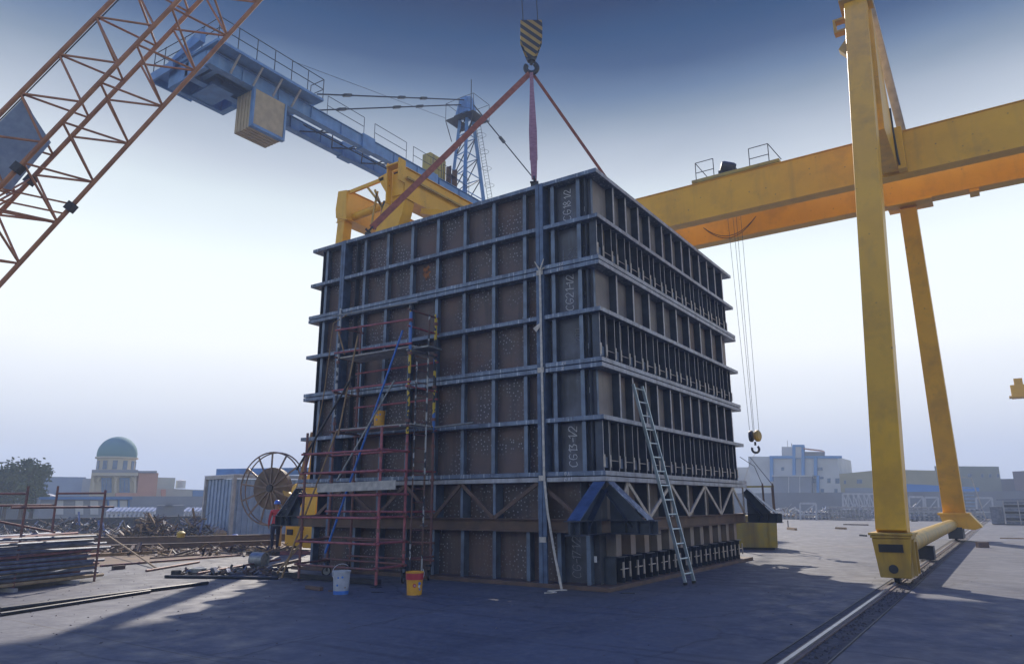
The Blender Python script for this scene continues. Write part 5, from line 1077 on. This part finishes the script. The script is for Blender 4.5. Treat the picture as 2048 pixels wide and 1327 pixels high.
# steel truss frames, stair tower, stacks along the far edge
M['wht_steel'] = mat('white_painted_steel', (.5, .52, .54), (.4, .42, .44), 4, .6)
def frame(x0, x1, d, pt, pb, lab, nx=3, dense=False):
    p = [A(x, pb, d) for x in (x0, x1)]; q = [A(x, pt, d) for x in (x0, x1)]; t = thing('truss_stand', (p[0].x, p[0].y, 0), lab, 'steel frame', 'white steel frames standing at the yard edge')
    for i in (0, 1): ob('post', MB().beam((p[i].x, p[i].y, 0), q[i], .16, .16), M['wht_steel'], t)
    ob('chord', MB().beam(q[0], q[1], .18, .18), M['wht_steel'], t); zb = q[0].z*.35
    ob('chord', MB().beam((p[0].x, p[0].y, zb), (p[1].x, p[1].y, zb), .1, .1), M['wht_steel'], t)
    for i in range(nx):
        a = q[0].lerp(q[1], i/nx); c = q[0].lerp(q[1], (i+1)/nx); ob('brace', MB().beam((a.x, a.y, zb) if i % 2 == 0 else a, c if i % 2 == 0 else (c.x, c.y, zb), .09, .09), M['wht_steel'], t)
        if dense: ob('brace', MB().beam(a, (c.x, c.y, zb), .12, .12), M['wht_steel'], t); ob('brace', MB().beam((a.x, a.y, zb), a, .08, .08), M['wht_steel'], t)
frame(1685, 1748, 82, 987, 1015, 'dense cross braced white truss left of the near yellow leg', 6, True); frame(1748, 1790, 84, 988, 1015, 'white truss half hidden by the near yellow leg', 4, True); frame(1818, 1846, 82, 993, 1015, 'open white frame just right of the near yellow leg', 1); frame(1850, 1876, 82, 994, 1015, 'open white frame left of the far yellow leg', 1); frame(1952, 1984, 82, 995, 1015, 'open white frame right of the stair tower', 1)
frame(1600, 1632, 74, 1006, 1030, 'white folded frame standing alone on the scrap line', 1)
p = A(1925, 1010, 80); st_ = thing('stair_tower', (p.x, p.y, 0), 'access stair tower with orange guard rails just right of the far yellow leg', 'stair tower')
zt_ = A(1925, 975, 80).z; r8 = rt.copy(); r8.z = 0
for i in range(9): z = .3+i*zt_/9; ob('step', MB().beam(p+r8*0-V((0, 0, p.z-z)), p+r8*1.1-V((0, 0, p.z-z)), .4, .1), M['contblue'], st_)
ob('guard_rail', MB().beam((p.x, p.y, zt_), (p.x, p.y, zt_+.95), .05, .05).beam(V((p.x, p.y, zt_+.95)), V((p.x, p.y, zt_+.95))+r8*1.2, .06, .06).beam(V((p.x, p.y, zt_+.95))+r8*1.2, V((p.x, p.y, 0))+r8*2.0, .07, .07), M['clamp'], st_)
def stack(x0, x1, d, rows, lab, mt, rnd, z0=.1, name='tube_bundle', r=.13, grp='tube bundles at the far edge of the yard', dz=.26):
    a, b = A(x0, 1030, d), A(x1, 1030, d); a.z = b.z = 0; u = (b-a).normalized(); ln = (b-a).length
    for k in range(rows):
        n_ = max(1, int(ln/rnd.uniform(2.0, 3.2)))
        for i in range(n_):
            s0 = a+u*(ln*i/n_+.05); s1 = a+u*(ln*(i+1)/n_-.05); z = z0+k*dz+rnd.uniform(-.04, .04)
            m = MB().beam(V((s0.x, s0.y, z)), V((s1.x, s1.y, z+rnd.uniform(-.05, .05))), 1.2, dz*.62)
            mm = MB(); 
            for q in range(int((s1-s0).length/.35)): c = s0.lerp(s1, (q+.5)/max(1, int((s1-s0).length/.35))); mm.box(c.x-.07, c.x+.07, c.y-.75, c.y-.45, z-dz*.3, z+dz*.38)
            o = ob(name, m, M[rnd.choice(mt)]); tag(o, lab, 'bundle', grp)
            if mm.v: ob('end_caps', mm, M['contframe'], o)['kind'] = 'stuff'
rr = random.Random(11)
stack(1655, 1745, 76, 5, 'grey bundle stacked left of the near yellow leg', ('pipeB', 'contframe', 'galv'), rr); stack(1815, 1885, 76, 5, 'grey bundle stacked between the two yellow legs', ('pipeB', 'contframe', 'galv'), rr); stack(1925, 1968, 76, 4, 'grey bundle stacked right of the far yellow leg', ('pipeB', 'contframe', 'galv'), rr)
stack(1500, 1590, 78, 2, 'low bundle behind the yellow skip', ('contframe', 'galv', 'tan'), rr); stack(1590, 1660, 77, 3, 'mixed bundle between the folded frame and the trusses', ('contframe', 'pipeB', 'tan'), rr)
stuffheap('scrap_heap', 1480, 1700, 1037, 1.1, 420, 'x', ('contframe', 'galv', 'tan', 'white'), 21, depth=3, ln=(.3, 1.5)); stuffheap('scrap_heap', 1560, 2000, 1036, 1.6, 700, 'x', ('contframe', 'galv', 'pipeB', 'white'), 22, depth=4, ln=(.3, 1.2))
a = A(1990, 1020, 66); pc = thing('pallet_stack', (a.x, a.y, 0), 'dark netted pallet stack beside the rail at the right edge', 'pallet stack')
for i in range(7): ob('pallet', MB().box(a.x+.6, a.x+5.5, a.y-1, a.y+1.5, .05+i*.24, .22+i*.24), M['dark'] if i % 2 else M['pipeB'], pc)
for i in range(6): ob('strap', MB().box(a.x+.55+i*.9, a.x+.62+i*.9, a.y-1.06, a.y-1.01, .05, 1.75), M['contframe'], pc)
ob('cover', MB().box(a.x-.3, a.x+.5, a.y-.8, a.y+1.4, .05, 1.3).box(a.x+.2, a.x+5.7, a.y-1.1, a.y+1.6, 1.76, 1.82), M['pipeB'], pc)
# small timber on the lit concrete
for x0, y0, x1, y1, r, mt, lab in ((1687, 1049, 1737, 1050, .04, 'ledge', 'long thin plank on the bright concrete left of the near leg'), (1672, 1057, 1692, 1058, .06, 'tan', 'short thick plank on the bright concrete'), (1576, 1058, 1592, 1060, .07, 'tan', 'timber block with an upright stub right of the skip'), (1720, 1071, 1733, 1072, .04, 'dark', 'small dark offcut near the base of the near leg'), (1955, 1094, 1976, 1094, .1, 'ledge', 'brown sleeper block right of the rail'), (1588, 1035, 1602, 1036, .15, 'ledge', 'rusty block at the foot of the far scrap line'), (2000, 1076, 2048, 1077, .02, 'tan', 'thin strip lying right of the rail near the frame edge'), (1823, 1042, 1835, 1042, .05, 'dark', 'dark scrap between the yellow legs, beside the stacks')):
    bar(x0, y0, x1, y1, r, mt, lab, 'plank', True, grp='timber lying on the bright concrete')
p = G(1862, 1063); tag(ob('sand_pile', MB().lathe((p.x, p.y, 0), [(.35, 0), (.2, .2), (.05, .3), (0, .31)], 9), M['tan']), 'small ochre sand pile between the yellow legs', 'sand pile')
tag(ob('slat', MB().beam(G(1577, 1058)+V((0, 0, .1)), G(1577, 1058)+V((0, 0, .55)), .05, .05), M['dark']), 'upright stub standing in the timber block', 'post')
# bracket of another yellow crane at the right edge
a = A(2022, 784, 60); z_ = a.z; ob_ = thing('crane_girder_end', (a.x, a.y, 0), 'end of a distant yellow girder poking in at the right frame edge', 'crane girder')
u_ = V((1, .0, 0)); ob('girder', MB().beam(a, a+u_*14, .7, .9), Y_, ob_); ob('bracket', MB().beam(a+V((.5, 0, .4)), a+V((.5, 0, .9)), .5, .5).beam(a+V((-.15, 0, -.35)), a+u_*14+V((0, 0, -.45)), .9, .1), Y_, ob_)
ob('leg', MB().beam((a.x+11, a.y, 0), (a.x+11, a.y, z_-.5), .6, .6), Y_, ob_)

# ------------------------------------------------------------------ haze
hm = bpy.data.materials.new('haze_air'); hm.use_nodes = True; hn = hm.node_tree.nodes; hn.clear()
pv = hn.new('ShaderNodeVolumePrincipled'); pv.inputs['Color'].default_value = (.66, .80, 1, 1); pv.inputs['Density'].default_value = .0019; pv.inputs['Anisotropy'].default_value = .0
ho = hn.new('ShaderNodeOutputMaterial'); hm.node_tree.links.new(pv.outputs[0], ho.inputs['Volume'])
tag(ob('haze', MB().box(-GS-5, GS+5, -GS-5, GS+5, -1, 36), hm), kind='stuff')
